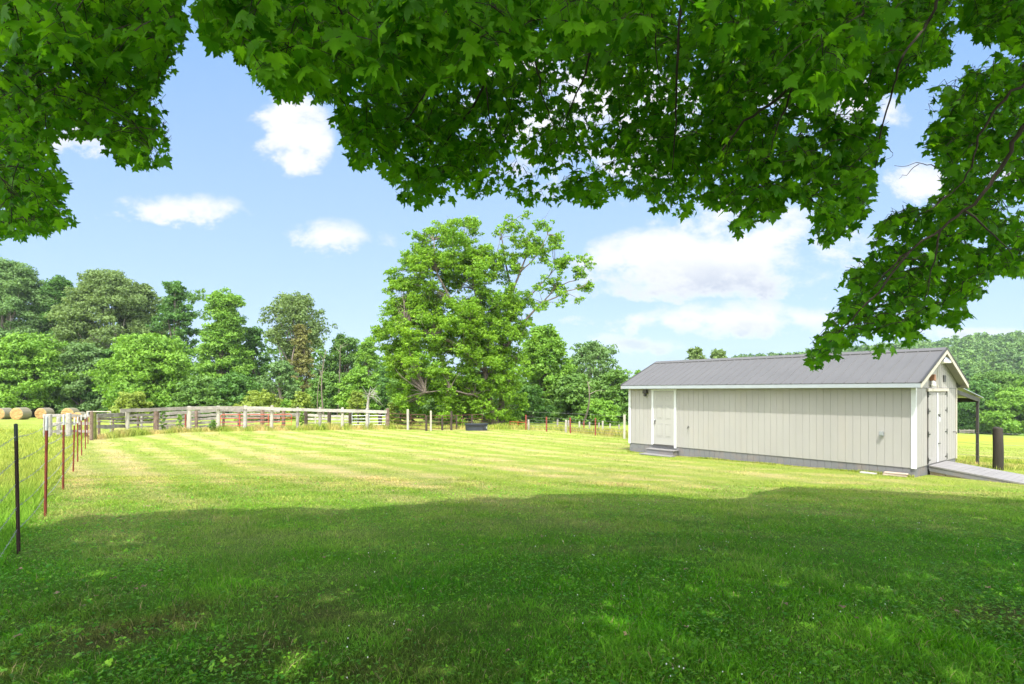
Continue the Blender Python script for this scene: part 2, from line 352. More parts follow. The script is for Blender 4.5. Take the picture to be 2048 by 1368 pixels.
def vnoise(x, y, s, seed=0):
    r = np.random.RandomState(seed).rand(64, 64); X = x/s; Y = y/s; i = np.floor(X).astype(int); j = np.floor(Y).astype(int); fx = X-i; fy = Y-j
    fx = fx*fx*(3-2*fx); fy = fy*fy*(3-2*fy); a = lambda p, q: r[(i+p) % 64, (j+q) % 64]
    return (a(0,0)*(1-fx)+a(1,0)*fx)*(1-fy)+(a(0,1)*(1-fx)+a(1,1)*fx)*fy
def in_shed(x, y):
    X = (x-10.863)*.6286-(y-15.311)*.7777; Y = (x-10.863)*.7777+(y-15.311)*.6286
    return ((X > -9.8) & (X < .02) & (Y > -.0) & (Y < 3.93)) | ((X > -.1) & (X < 3.1) & (Y > 1.0) & (Y < 2.85))
def blades(n, y0, y1, h0, h1, w0, k, marg=1.2, xr=None, pw=1.0):
    t = rs.rand(n); Y = y0*(y1/y0)**(t**pw) if xr is None else rs.uniform(y0, y1, n)
    hw = .93*Y+marg; X = rs.uniform(-1, 1, n)*hw if xr is None else rs.uniform(xr[0], xr[1], n)
    ok = ~in_shed(X, Y); X = X[ok]; Y = Y[ok]; n = len(X)
    wear = np.exp(-((X+2.6)**2*.16+(Y-3.6)**2*.45))*.6+np.exp(-((X-4.3)**2*1.6+(Y-4.4)**2*6))*.7
    keep = rs.rand(n) > wear*(.4+vnoise(X, Y, .3, 4)); X = X[keep]; Y = Y[keep]; n = len(X)
    tuft = .45+1.1*vnoise(X, Y, .22, 1)*vnoise(X, Y, .9, 2)*2
    H = rs.uniform(h0, h1, n)*tuft; a = rs.rand(n)*2*math.pi; lean = rs.uniform(.2, 1.7, n)*H; la = rs.rand(n)*2*math.pi
    W = w0*rs.uniform(.6, 1.4, n)*np.maximum(1, Y/6)
    Z = gz(X, Y)-.004; B = np.stack([X, Y, Z], 1); sd = np.stack([np.cos(a), np.sin(a), 0*a], 1)*(W/2)[:,None]
    ld = np.stack([np.cos(la), np.sin(la), 0*a], 1); up = np.array((0, 0, 1.))
    if k == 5:
        mid = B+ld*(lean*.3)[:,None]+up*(H*.6)[:,None]; tip = B+ld*lean[:,None]+up*H[:,None]
        V = np.stack([B-sd, B+sd, mid+sd*.8, mid-sd*.8, tip], 1).reshape(-1, 3); q = np.arange(n)*5
        Fs = [np.stack([q, q+1, q+2, q+3], 1), np.stack([q+3, q+2, q+4], 1)]
        nf = 2
    else:
        tip = B+ld*lean[:,None]+up*H[:,None]; V = np.stack([B-sd, B+sd, tip], 1).reshape(-1, 3); q = np.arange(n)*3
        Fs = [np.stack([q, q+1, q+2], 1)]; nf = 1
    ti = np.clip(rs.normal(.42, .2, n)+(vnoise(X, Y, .5, 3)-.5)*.5, 0, .92); ti[rs.rand(n) < .05] = 1
    return V, Fs, np.tile(ti, nf)
def joinm(name, parts, mat, **k):
    V = []; Fs = []; T = []; n = 0
    for (v, f, t) in parts:
        V.append(v); Fs += [q+n for q in f]; T.append(t); n += len(v)
    return npmesh(name, np.concatenate(V), Fs, mat, tint=np.concatenate(T), **k)
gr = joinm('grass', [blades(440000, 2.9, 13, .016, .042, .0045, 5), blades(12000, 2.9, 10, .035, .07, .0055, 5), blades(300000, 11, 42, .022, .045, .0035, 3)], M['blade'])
tag(gr, 'short mown green grass of the lawn', 'grass', kind='stuff')
# taller unmown grass left of the wire fence and below the corral boards
def tall(n, fn, h0, h1, w):
    X, Y = fn(n); ok = ~in_shed(X, Y); X = X[ok]; Y = Y[ok]; n = len(X)
    H = rs.uniform(h0, h1, n)*(.5+vnoise(X, Y, .8, 5)); a = rs.rand(n)*6.283; la = rs.rand(n)*6.283; W = w*np.maximum(1, Y/8)
    B = np.stack([X, Y, gz(X, Y)-.01], 1); sd = np.stack([np.cos(a), np.sin(a), 0*a], 1)*(W/2)[:,None]
    tip = B+np.stack([np.cos(la)*H*.45, np.sin(la)*H*.45, H], 1); mid = B+(tip-B)*.5+np.array((0,0,1.))*(H*.12)[:,None]
    V = np.stack([B-sd, B+sd, mid+sd*.8, mid-sd*.8, tip], 1).reshape(-1, 3); q = np.arange(n)*5
    return V, [np.stack([q, q+1, q+2, q+3], 1), np.stack([q+3, q+2, q+4], 1)], np.tile(np.clip(rs.normal(.5, .22, n), 0, .92), 2)
def past(n):
    Y = 5.5*(34/5.5)**rs.rand(n); lx = -5.3-(Y-6.1)*.72; X = lx-.1-rs.rand(n)**1.3*(Y*.25+2.5); return X, Y
def foot(n):
    t = rs.rand(n); xs = np.interp(t, [0,.1,.2,.35,.5,.65,1], [-20.4,-20.4,-19.3,-14,-8,3,7.0]); ys = np.interp(t, [0,.1,.2,.35,.5,.65,1], [28,31,34,36,37.8,37.5,30.3]); return xs+rs.normal(0, .25, n), ys+rs.normal(0, .5, n)+.25
def shedfoot(n):
    t = rs.rand(n)*9.8; o = -np.abs(rs.normal(0, .05, n))-.02; return 10.863-.6286*t+.7777*o, 15.311+.7777*t+.6286*o
def ranch(n):
    Y = rs.uniform(17.5, 24, n); return rs.uniform(13.5, 24, n), Y
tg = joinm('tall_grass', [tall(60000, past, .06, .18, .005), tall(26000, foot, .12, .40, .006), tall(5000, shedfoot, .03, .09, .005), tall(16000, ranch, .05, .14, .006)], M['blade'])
tag(tg, 'longer unmown grass left of the wire fence and under the corral boards', 'grass', kind='stuff')
# clover and broad weeds in the shaded foreground
def clover(n):
    Y = 3.0*(13/3.0)**rs.rand(n); X = rs.uniform(-1, 1, n)*(.93*Y+1)
    k = (vnoise(X, Y, .7, 11)*.6+vnoise(X, Y, 1.9, 12)*.6+X*.012) > rs.uniform(.3, .95, n); X = X[k]; Y = Y[k]; n = len(X)
    H = rs.uniform(.012, .04, n); S = rs.uniform(.0035, .0075, n)*np.where(rs.rand(n) < .05, 1.9, 1); Z = gz(X, Y)+H
    tx = rs.normal(0, .35, n); ty = rs.normal(-.1, .35, n); rot = rs.rand(n)*6.283; V = []; ring = 5
    for l in range(3):
        a = rot+l*2.094; cx = np.cos(a)*S*.95; cy = np.sin(a)*S*.95
        for j in range(ring):
            t = a+j*2*math.pi/ring; vx = cx+np.cos(t)*S; vy = cy+np.sin(t)*S; V.append(np.stack([X+vx, Y+vy, Z+vx*tx+vy*ty-.15*np.hypot(vx, vy)], 1))
    V = np.stack(V, 1).reshape(-1, 3); q = np.arange(n)*15; Fs = [np.stack([q+l*5+j for j in range(5)], 1) for l in range(3)]
    return V, Fs, np.tile(np.clip(rs.normal(.35, .28, n), 0, 1), 3)
cl = joinm('clover', [clover(100000)], M['clover']); tag(cl, 'low clover and weeds growing through the lawn', 'clover', kind='stuff')
fb = MB(); 
for i in range(230):
    Y = 3.2*(14/3.2)**rs.rand(); X = rs.uniform(-.3, .93)*Y
    if vnoise(np.array([X]), np.array([Y]), 1.2, 15)[0] < .45: continue
    z = gzf(X, Y); r = .0042*rs.uniform(.7, 1.3)
    fb.lathe([(r*.5, -r), (r, 0), (r*.6, r*.9)], (X, Y, z+rs.uniform(.035, .06)), 'z', 5)
fo = fb.build('clover_flowers', M['petal']); tag(fo, 'tiny white clover flowers dotted over the shaded lawn', 'flowers', kind='stuff')
# dead leaves lying on the lawn
M['deadleaf'] = surf('dead_leaf', (.30,.20,.12), .8, .4, 60)
fb = MB()
for i in range(46):
    Y = 3.6*(12/3.6)**rs.rand(); X = rs.uniform(-.9, .9)*Y; z = gzf(X, Y)+.045; r = rs.uniform(.018, .036); a = rs.rand()*6.28
    V = [(X, Y, z)]+[(X+math.cos(a+t)*r*k, Y+math.sin(a+t)*r*k, z+rs.uniform(-.006, .014)) for t, k in zip(np.linspace(0, 5.6, 9), (1,.6,.95,.55,.9,.5,1,.5,.7))]
    fb.add(V, [(0, i+1, (i+1) % 9+1) for i in range(9)])
fo = fb.build('fallen_leaves', M['deadleaf']); tag(fo, 'scattered brown fallen leaves lying in the shaded lawn', 'leaves', kind='stuff')

# ------------------------------------------------------------------ shed
ZB = CZ-2.085; ZE = CZ+.088; ZF = CZ+.216; ZR = CZ+1.20; LW = 9.77; WD = 3.9
A0 = (10.863, 15.311); RZ = math.atan2(-.7777, .6286)
shed = thing('shed', 'long beige shed with grey metal roof, white corner trim and grey skirting', 'shed', (A0[0], A0[1], 0), RZ)
def groove(x0, x1, step=.203, gw=.009):
    """x stations and depths of a vertically grooved panel"""
    o = [(x0, 0)]; x = x0+step*.6
    while x < x1-.03:
        o += [(x-gw/2, 0), (x-gw/2+.001, 1), (x+gw/2-.001, 1), (x+gw/2, 0)]; x += step
    return o+[(x1, 0)]
def panel(mb, st, z0, z1, place, dep=.008):
    V = []; n = len(st)
    for (x, d) in st:
        zt = z1(x) if callable(z1) else z1
        V.append(place(x, d*dep, z0)); V.append(place(x, d*dep, zt))
    return mb.add(V, [(2*i, 2*i+2, 2*i+3, 2*i+1) for i in range(n-1)])
fx = lambda x, d, z: (x, d, z)                      # long front wall, y = 0
ex = lambda y, d, z: (-d, y, z)                     # end wall, x = 0
slope = (ZR-ZF)/(WD/2+.30)
zt_end = lambda y: ZF+(y+.30 if y < WD/2 else WD+.30-y)*slope-.06
mb = MB(); panel(mb, groove(-LW, 0), ZB, ZE+.05, fx); mb.build('front_wall', M['siding'], shed)
mb = MB()
st = groove(0, WD); st = sorted(st+[(WD/2+.001, 0)]); panel(mb, st, ZB, zt_end, ex)
mb.add([(0,0,ZB),(0,.0,ZB)], []); mb.build('gable_wall', M['siding'], shed)
mb = MB(); panel(mb, groove(-LW, 0), ZB, ZE+.05, lambda x, d, z: (x, WD-d, z)); mb.build('rear_wall', M['siding'], shed)
mb = MB(); panel(mb, sorted(groove(0, WD)+[(WD/2+.001, 0)]), ZB, zt_end, lambda y, d, z: (-LW+d, y, z)); mb.build('far_gable_wall', M['siding'], shed)
mb = MB(); pl = lambda x, d, z: (x, .02+d, z); panel(mb, groove(-LW+.02, -.02), -.6, ZB+.0, pl); panel(mb, groove(.02, WD-.02), -.6, ZB, lambda y, d, z: (-.02-d, y, z))
panel(mb, groove(.02, WD-.02), -.6, ZB, lambda y, d, z: (-LW+.02+d, y, z)); panel(mb, groove(-LW+.02, -.02), -.6, ZB, lambda x, d, z: (x, WD-.02-d, z))
mb.add([(-LW,0,ZB),(0,0,ZB),(0,WD,ZB),(-LW,WD,ZB)], [(0,1,2,3)]); mb.build('skirting', M['skirt'], shed)
for (x, y, w1, w2) in ((-.09, -.018, .105, 0), (-LW-.018, -.018, .10, 0)):
    MB().box((x, y-.0, ZB-.02), (x+w1+.012, y+.016, ZE-.001), .003).build('corner_trim', M['white'], shed)
MB().box((.002, .0, ZB-.02), (.02, .085, ZE-.001), .003).build('corner_trim', M['white'], shed)
MB().box((.002, WD-.085, ZB-.02), (.02, WD+.018, ZE-.001), .003).build('corner_trim', M['cream'], shed)
# roof: ribbed sheets on both pitches
XO0, XO1 = -LW-.13, .22
def roofsheet(sign):
    mb = MB(); ev = -.32 if sign < 0 else WD+.32; rid = WD/2; zl = ZR-(rid-(-.32))*slope
    xs = []; x = XO0
    while x < XO1-.02:
        xs += [(x, .0), (x+.006, .017), (x+.028, .017), (x+.036, 0), (x+.145, 0), (x+.150, .002), (x+.168, .002), (x+.173, 0)]; x += .305
    xs.append((XO1, 0)); xs = [q for q in xs if q[0] <= XO1]
    V = []
    for (x, h) in xs:
        V += [(x, ev, zl+h+.018), (x, rid, ZR+h+.018), (x, ev, zl+.004), (x, rid, ZR+.004)]
    n = len(xs); Fs = []
    for i in range(n-1): Fs += [(4*i, 4*i+4, 4*i+5, 4*i+1), (4*i+2, 4*i+3, 4*i+7, 4*i+6), (4*i, 4*i+2, 4*i+6, 4*i+4)]
    Fs += [(0,1,3,2), (4*n-4, 4*n-2, 4*n-1, 4*n-3)]
    mb.add(V, Fs); return mb
rf = roofsheet(-1).build('roof', M['roof'], shed); rr = roofsheet(1).build('roof', M['roof'], shed)
mb = MB(); mb.add([(XO0-.01, WD/2-.16, ZR-.16*slope+.052), (XO1+.01, WD/2-.16, ZR-.16*slope+.052), (XO1+.01, WD/2, ZR+.065), (XO0-.01, WD/2, ZR+.065), (XO0-.01, WD/2+.16, ZR-.16*slope+.052), (XO1+.01, WD/2+.16, ZR-.16*slope+.052),
   (XO0-.01, WD/2-.16, ZR-.16*slope+.030), (XO1+.01, WD/2-.16, ZR-.16*slope+.030)], [(0,1,2,3), (3,2,5,4), (6,7,1,0)]); mb.build('ridge_cap', M['roof'], rf)
mb = MB()
x = XO0+.04
while x < XO1-.25: mb.box((x, WD/2-.164, ZR-.164*slope+.020), (x+.26, WD/2-.150, ZR-.164*slope+.040)); x += .305
mb.build('ridge_closure', M['roofdark'], rf)
MB().box((XO0, -.33, ZE), (XO1, -.302, ZF-.006), .003).build('fascia', M['fascia'], shed)
MB().box((XO0+.01, -.336, ZF-.005), (XO1, -.305, ZF+.006)).build('drip_edge', M['roofdark'], shed)
MB().box((XO0, WD+.302, ZE), (XO1, WD+.33, ZF-.006), .003).build('fascia', M['cream'], shed)
MB().box((XO0, -.302, ZE+.004), (XO1-.02, .0, ZE+.016)).build('soffit', M['siding'], shed)
for s in (-1, 1):
    ye = -.33 if s < 0 else WD+.33; yr = WD/2
    zl = ZR-(WD/2+.33)*slope
    for xx, nm in ((XO1, 'rake_board'), (XO0-.02, 'rake_board')):
        mb = MB(); V = []
        for x in (xx, xx+.02): V += [(x, ye, zl+.002), (x, yr, ZR+.002), (x, yr, ZR-.125), (x, ye, zl-.125)]
        mb.add(V, [(0,1,2,3), (4,7,6,5), (0,4,5,1), (3,2,6,7), (0,3,7,4), (1,5,6,2)]); mb.build(nm, M['cream'], shed)
        mb = MB(); V = []
        for x in (xx-.015, xx+.028): V += [(x, ye-.01, zl+.004), (x, yr, ZR+.004), (x, yr, ZR+.05), (x, ye-.01, zl+.05)]
        mb.add(V, [(0,1,2,3), (4,7,6,5), (0,4,5,1), (3,2,6,7), (0,3,7,4), (1,5,6,2)]); mb.build('rake_trim', M['roofdark'], shed)
    mb = MB(); V = []
    for x in (.0, XO1): V += [(x, ye+(.03 if s < 0 else -.03), zl-.012), (x, yr, ZR-.025), (x, yr, ZR-.045), (x, ye+(.03 if s < 0 else -.03), zl-.035)]
    mb.add(V, [(0,1,2,3), (4,7,6,5), (0,4,5,1), (3,2,6,7), (0,3,7,4), (1,5,6,2)]); mb.build('gable_soffit', M['siding'], shed)
# gable details
mb = MB(); mb.box((.0, .09, ZE-.012), (.012, WD-.09, ZE+.004)); mb.build('gable_seam', M['skirt'], shed)
vt = MB().box((.004, 2.50, 2.77), (.02, 2.74, 2.97), .003).build('vent', M['darkbrown'], shed)
mb = MB()
for i in range(5): mb.box((.021, 2.515, 2.785+i*.036), (.030, 2.725, 2.799+i*.036))
mb.build('louvre', M['skirt'], vt)
# front door
DX = -8.086; DZ0, DZ1 = .46, 2.49
dr = MB(); dr.box((DX-.455, -.020, DZ0), (DX+.455, .004, DZ1))
door = dr.build('door', M['doorpaint'], shed)
def raised(mb, x0, x1, z0, z1, y=-.020):
    mb.box((x0, y-.007, z0), (x1, y+.0, z0+.018)); mb.box((x0, y-.007, z1-.018), (x1, y, z1)); mb.box((x0, y-.007, z0+.018), (x0+.018, y, z1-.018)); mb.box((x1-.018, y-.007, z0+.018), (x1, y, z1-.018))
    mb.box((x0+.045, y-.009, z0+.045), (x1-.045, y, z1-.045), .004)
for x0 in (DX-.33, DX+.06):
    for (z0, z1) in ((.28, .80), (.97, 1.52), (1.66, 1.88)):
        mb = MB(); raised(mb, x0, x0+.27, DZ0+z0, DZ0+z1); mb.build('door_panel', M['doorpaint'], door)
mb = MB(); mb.lathe([(.03,0),(.03,-.015),(.012,-.02),(.012,-.05),(.028,-.055),(.03,-.075),(.015,-.09)], (DX-.39, -.02, DZ0+.92), 'y', 12); mb.build('door_knob', M['shade'], door)
mb = MB(); mb.box((DX-.41, -.05, DZ0+.76), (DX-.385, -.028, DZ0+.94), .004); mb.build('door_latch', M['darkbrown'], door)
mb = MB(); mb.box((DX-.56, -.032, DZ0-.03), (DX-.462, -.001, DZ1+.02), .003); mb.box((DX+.462, -.032, DZ0-.10), (DX+.56, -.001, DZ1+.02), .003)
mb.box((DX-.58, -.036, DZ1+.021), (DX+.58, -.001, DZ1+.085), .003); mb.build('door_frame', M['white'], shed)
MB().box((DX-.46, -.05, DZ0-.03), (DX+.46, .0, DZ0-.002)).build('door_sill', M['darkbrown'], shed)
wl = MB(); wl.box((DX-.90, -.16, 2.40), (DX-.73, -.001, 2.53), .012); wl.lathe([(.03,0),(.055,-.03),(.06,-.09),(.035,-.11)], (DX-.815, -.10, 2.40), 'z', 10)
wl.build('wall_lamp', M['darkbrown'], shed)
# outlet box, hose tap
mb = MB(); mb.box((-.83, -.045, CZ-1.27), (-.73, -.001, CZ-1.14), .008); mb.box((-.825, -.115, CZ-1.235), (-.735, -.045, CZ-1.13), .012); mb.build('outlet_box', M['shade'], shed)
mb = MB(); tx = -7.0; mb.tube([(tx, 0, 1.18), (tx, -.07, 1.18), (tx, -.10, 1.13)], .014, 6); mb.tube([(tx-.03, -.05, 1.215), (tx+.03, -.05, 1.215)], .01, 6); mb.build('hose_tap', M['darkbrown'], shed)
# double door in the gable end
D0, D1, DT = 1.05, 2.80, ZE-.10; DM = (D0+D1)/2-.08
dd = {}
for nm, y0, y1 in (('l', D0, DM-.002), ('r', DM+.002, D1)):
    mb = MB(); st = groove(y0, y1, .203, .011); panel(mb, st, ZB+.03, DT-.03, lambda y, d, z: (.022-d*.9, y, z)); mb.box((.003, y0, ZB+.031), (.012, y1, DT-.031)); dd[nm] = mb.build('barn_door', M['siding'], shed)
MB().box((.024, DM-.055, ZB+.03), (.044, DM+.045, DT-.035), .003).build('centre_batten', M['white'], dd['r'])
mb = MB(); mb.box((.004, D0-.10, DT), (.065, D1+.05, DT+.085), .006); mb.build('door_header', M['cream'], shed)
MB().box((.003, D0-.012, ZB+.02), (.026, D0-.004, DT)).build('door_gap', M['darkbrown'], shed); mb = MB(); mb.box((.003, D1+.004, ZB+.02), (.026, D1+.012, DT)); mb.build('door_gap', M['darkbrown'], shed)
for k, z in (('l', .12), ('l', .85), ('l', 1.50), ('l', 1.98), ('r', .12), ('r', .86), ('r', 1.50), ('r', 1.98)):
    y = D0 if k == 'l' else D1; s = 1 if k == 'l' else -1; mb = MB()
    lo, hi = sorted((y+s*.02, y+s*.17)); mb.box((.024, lo, ZB+z), (.032, hi, ZB+z+.03)); mb.box((.024, min(y-s*.03, y+s*.015), ZB+z-.065), (.034, max(y-s*.03, y+s*.015), ZB+z+.095)); mb.build('hinge', M['black'], dd[k])
mb = MB(); mb.box((.046, DM-.02, ZB+1.38), (.060, DM+.20, ZB+1.41)); mb.tube([(.055, DM+.10, ZB+1.39), (.07, DM+.10, ZB+1.33), (.055, DM+.10, ZB+1.28)], .012, 6); mb.build('hasp', M['black'], dd['r'])
mb = MB(); mb.box((.046, DM+.05, ZB+1.19), (.075, DM+.13, ZB+1.33), .01); mb.build('padlock', M['white'], dd['r'])
mb = MB(); mb.box((.046, DM-.02, ZB+.55), (.058, DM+.22, ZB+.575)); mb.build('latch_bar', M['black'], dd['r'])
# security lamp on the gable, barn lamp at the peak
mb = MB(); mb.box((.0, 1.22, 2.79), (.13, 1.36, 2.97), .012); sec = mb.build('lamp_box', M['boxbrown'], shed)
for yy in (1.25, 1.33):
    mb = MB(); mb.lathe([(.03, .0), (.032, -.05), (.055, -.12), (.05, -.15), (.02, -.165)], (.08, yy, 2.79), 'z', 12); mb.build('bulb', M['glassbulb'], sec, smooth=True)
mb = MB(); mb.lathe([(.03, .14), (.035, .06), (.08, .03), (.17, -.07), (.175, -.08), (.15, -.075), (.07, .0)], (.16, WD/2, 3.43), 'z', 24); lp = mb.build('peak_lamp', M['shade'], shed, smooth=True)
mb = MB(); mb.lathe([(.165, -.082), (.172, -.086), (.172, -.115), (.15, -.13), (.0, -.132)], (.16, WD/2, 3.43), 'z', 24); mb.build('lamp_lens', M['shadein'], lp)
mb = MB(); mb.box((.003, WD/2-.02, 2.60), (.025, WD/2+.03, 2.66)); mb.tube([(.012, WD/2, 2.66), (.012, WD/2, 3.45)], .006, 5); mb.build('conduit', M['cream'], shed)
mb = MB(); mb.tube([(.0, 3.55, 1.24), (.08, 3.55, 1.24), (.08, 3.55, 1.18)], .013, 6); mb.build('hose_tap', M['darkbrown'], shed)
# lean-to at the back
lt0, lt1 = WD+.20, 7.05; lz0, lz1 = ZE+.05, ZE-.33
mb = MB(); xs = []; x = -LW
while x < .0: xs += [(x, 0), (x+.01, .022), (x+.04, .022), (x+.05, 0)]; x += .305
xs.append((.05, 0)); V = []
for (x, h) in xs: V += [(x, lt0, lz0+h), (x, lt1, lz1+h), (x, lt0, lz0-.01), (x, lt1, lz1-.01)]
n = len(xs); Fs = []
for i in range(n-1): Fs += [(4*i, 4*i+4, 4*i+5, 4*i+1), (4*i+2, 4*i+3, 4*i+7, 4*i+6), (4*i+1, 4*i+5, 4*i+7, 4*i+3)]
mb.add(V, Fs+[(4*n-4, 4*n-2, 4*n-1, 4*n-3)]); lt = mb.build('lean_to_roof', M['galv'], shed)
mb = MB(); mb.beam((-.02, WD+.02, ZE-.10), (-.02, 6.75, ZE-.40), .04, .13); mb.beam((-LW+.05, WD+.02, ZE-.10), (-LW+.05, 6.75, ZE-.40), .04, .13)
mb.beam((-LW, 6.62, ZE-.40), (0, 6.62, ZE-.40), .04, .14); mb.build('lean_to_beam', M['darkbrown'], shed)
for x in (-.04, -4.8, -9.5):
    MB().box((x-.04, 6.56, -.6), (x+.04, 6.64, ZE-.33), .004).build('lean_to_post', M['darkbrown'], shed)
# door steps
sx0 = DX-.60
stp = thing('door_steps', 'two low grey wooden steps below the six panel shed door', 'steps', (A0[0]+DX*.6286, A0[1]-DX*.7777, 0), RZ)
for i, (zt, dp, x0, x1) in enumerate(((.305, .34, -.60, .66), (.125, .66, -.66, .74))):
    MB().box((x0, -dp, zt-.035), (x1, -.005 if i == 0 else -.30, zt), .004).build('tread', M['deck'], stp)
    MB().box((x0+.03, -dp+.025, zt-.45), (x1-.03, -.01 if i == 0 else -.30, zt-.036)).build('riser', M['skirt'], stp)
# ramp
rw0, rw1 = 1.08, 2.76; RL = 3.3; s_r = -.125
ramp = thing('ramp', 'low grey wooden ramp rising to the double doors of the shed', 'ramp', (A0[0]+.7777*1.9, A0[1]+.6286*1.9, 0), RZ)
o_y = 1.9
for i in range(int(RL/.145)):
    x = .03+i*.145; z = ZB+.0+x*s_r; mb = MB(); x2 = x+.139
    mb.add([(x, rw0-o_y, z), (x2, rw0-o_y, z+.139*s_r), (x2, rw1-o_y, z+.139*s_r), (x, rw1-o_y, z), (x, rw0-o_y, z-.035), (x2, rw0-o_y, z-.035+.139*s_r), (x2, rw1-o_y, z-.035+.139*s_r), (x, rw1-o_y, z-.035)],
           [(0,1,2,3), (7,6,5,4), (0,4,5,1), (3,2,6,7), (0,3,7,4), (1,5,6,2)]); mb.build('ramp_board', M['deck'], ramp)
for yy, nm in ((rw0-o_y+.015, 'side'), (rw1-o_y-.045, 'side')):
    mb = MB(); V = []
    for y in (yy, yy+.03): V += [(.03, y, ZB-.037), (.03+RL, y, ZB-.037+RL*s_r), (.03+RL, y, ZB-.17+RL*s_r), (.03, y, ZB-.17)]
    mb.add(V, [(0,1,2,3), (4,7,6,5), (0,4,5,1), (3,2,6,7), (0,3,7,4), (1,5,6,2)]); mb.build('stringer', M['skirt'], ramp)
mb = MB(); 
for i in range(9):
    x = .04+i*.36; mb.box((x, rw0-o_y+.05, -.6), (x+.345, rw0-o_y+.07, ZB-.1+min(0, (x+.345)*s_r)))
mb.build('ramp_skirt', surf('ramp_skirt', (.36,.27,.20), .85, .25, 2, dirt=((.22,.22,.22), 3, .6)), ramp)
# blocks at the shed foot
def local(X, Y): return (A0[0]+X*.6286+Y*.7777, A0[1]-X*.7777+Y*.6286)
x, y = local(-.42, -.13); bl = MB().box((-.28, -.10, 0), (.28, .10, .045), .01).box((-.26, -.09, .052), (.29, .09, .10), .01).build('paving_block', M['block']); bl.location = (x, y, gzf(x, y)-.0); bl.rotation_euler = (0, 0, RZ+.03)
tag(bl, 'pale sandy pair of stacked blocks at the near corner of the shed', 'block')
x, y = local(-1.08, -.13); bl = MB().box((-.20, -.09, 0), (.20, .09, .045), .012).build('paving_block', M['greyblock']); bl.location = (x, y, gzf(x, y)-.01); bl.rotation_euler = (.02, .02, RZ-.06)
tag(bl, 'thin flat grey block half sunk in grass left of the stacked blocks', 'block')
# thick post right of the shed
p0 = on(1996, 17.7); po = MB(); po.tube([(0,0,-.3), (0,0,.0), (.01,.0,.6), (0,.01,1.27), (0,0,1.31)], [.14,.14,.135,.13,.115], 12); t_ = po.build('fence_post', surf('dark_post_wood', (.034,.028,.020), .95, .5, 6, bump=.8, bscale=14, stretch=(1,1,.2)), smooth=True); t_.location = p0
tag(t_, 'thick dark round wooden post standing alone behind the ramp', 'post')
q0 = on(1870, 20.5); q1 = on(2250, 19.5)
fw = thing('pasture_wire', 'thin barbed wires stretched past the thick post behind the ramp', 'wire', p0)
for h in (.35, .75, 1.12):
    MB().tube([q0+(0,.0,h), p0+(0,.15,h), q1+(0,0,h)], .004, 4).build('wire', M['wire'], fw, base=p0)

# ------------------------------------------------------------------ left wire fence
tposts = [(38,850,1110,6.1,1),(90,831,1033,7.9,0),(126,826,977,10.5,0),(146,836,944,14.4,0),(155.5,832,922,17.4,0),(163.5,828,909.5,19.6,0),(171,827,897.5,22.3,0),(176,825,889,24.8,0)]
wf = thing('wire_fence', 'barbed wire fence on rusty steel posts along the left edge of the lawn', 'fence', on(90, 7.9)); wb = np.array(wf.location)
tops = []
for i, (u, vt, vb, Y, dk) in enumerate(tposts):
    bpt = on(u, Y); h = (vb-vt)/F*Y; lean = rs.normal(0, .008, 2)
    if i == 0: lean = np.array((-.025, 0))
    if i == 3: lean = np.array((.03, 0))
    tp = bpt+np.array((lean[0]*h, lean[1]*h, h)); tops.append((bpt, tp))
    a = math.radians(36); mb = MB()
    def T(bp, tpp):   # T-section: flange, web, studs
        mb2 = MB(); f = np.array((math.cos(.63), math.sin(.63), 0)); w = np.array((-f[1], f[0], 0))
        for (cx_, wx, wy) in ((0, .034, .007), (1, .007, .026)):
            c0 = bp+w*(.0 if cx_ == 0 else -.0165); c1 = tpp+w*(.0 if cx_ == 0 else -.0165); V = []
            for c in (c0, c1): V += [c-f*wx/2-w*wy/2, c+f*wx/2-w*wy/2, c+f*wx/2+w*wy/2, c-f*wx/2+w*wy/2]
            mb2.add(V, [(0,3,2,1),(4,5,6,7),(0,1,5,4),(1,2,6,5),(2,3,7,6),(3,0,4,7)])
        n = int(h/.055)
        if Y < 16:
            for k in range(n):
                c = bp+(tpp-bp)*(k+.5)/n; V = []
                for zz in (-.008, .008): V += [c-f*.009+w*.003+(0,0,zz), c+f*.009+w*.003+(0,0,zz), c+f*.006+w*.015+(0,0,zz), c-f*.006+w*.015+(0,0,zz)]
                mb2.add(V, [(0,3,2,1),(4,5,6,7),(0,1,5,4),(1,2,6,5),(2,3,7,6),(3,0,4,7)])
        return mb2
    split = .87 if i == 0 else .86
    bb = bpt-np.array((0,0,.2)); sp = bpt+(tp-bpt)*split
    pt = T(bb, sp).build('post', M['darkpost'] if dk else M['rust'], wf, base=wb); T(sp, tp).build('post_top', M['postgreen'] if dk else M['white'], pt, base=wb)
cpost = on(183, 27.0)
def strand(frac):
    pts = []
    ends = [(np.array((-3.6, 3.7, gzf(-3.6, 3.7))), np.array((-3.6, 3.7, gzf(-3.6, 3.7)+1.38)))]+tops+[(cpost, cpost+np.array((0,0,1.35)))]
    for i in range(len(ends)-1):
        a = ends[i][0]+(ends[i][1]-ends[i][0])*frac; c = ends[i+1][0]+(ends[i+1][1]-ends[i+1][0])*frac
        for t in np.linspace(0, 1, 7)[:-1]: pts.append(a+(c-a)*t+np.array((-.012, 0, -.03*4*t*(1-t))))
    pts.append(c); return pts
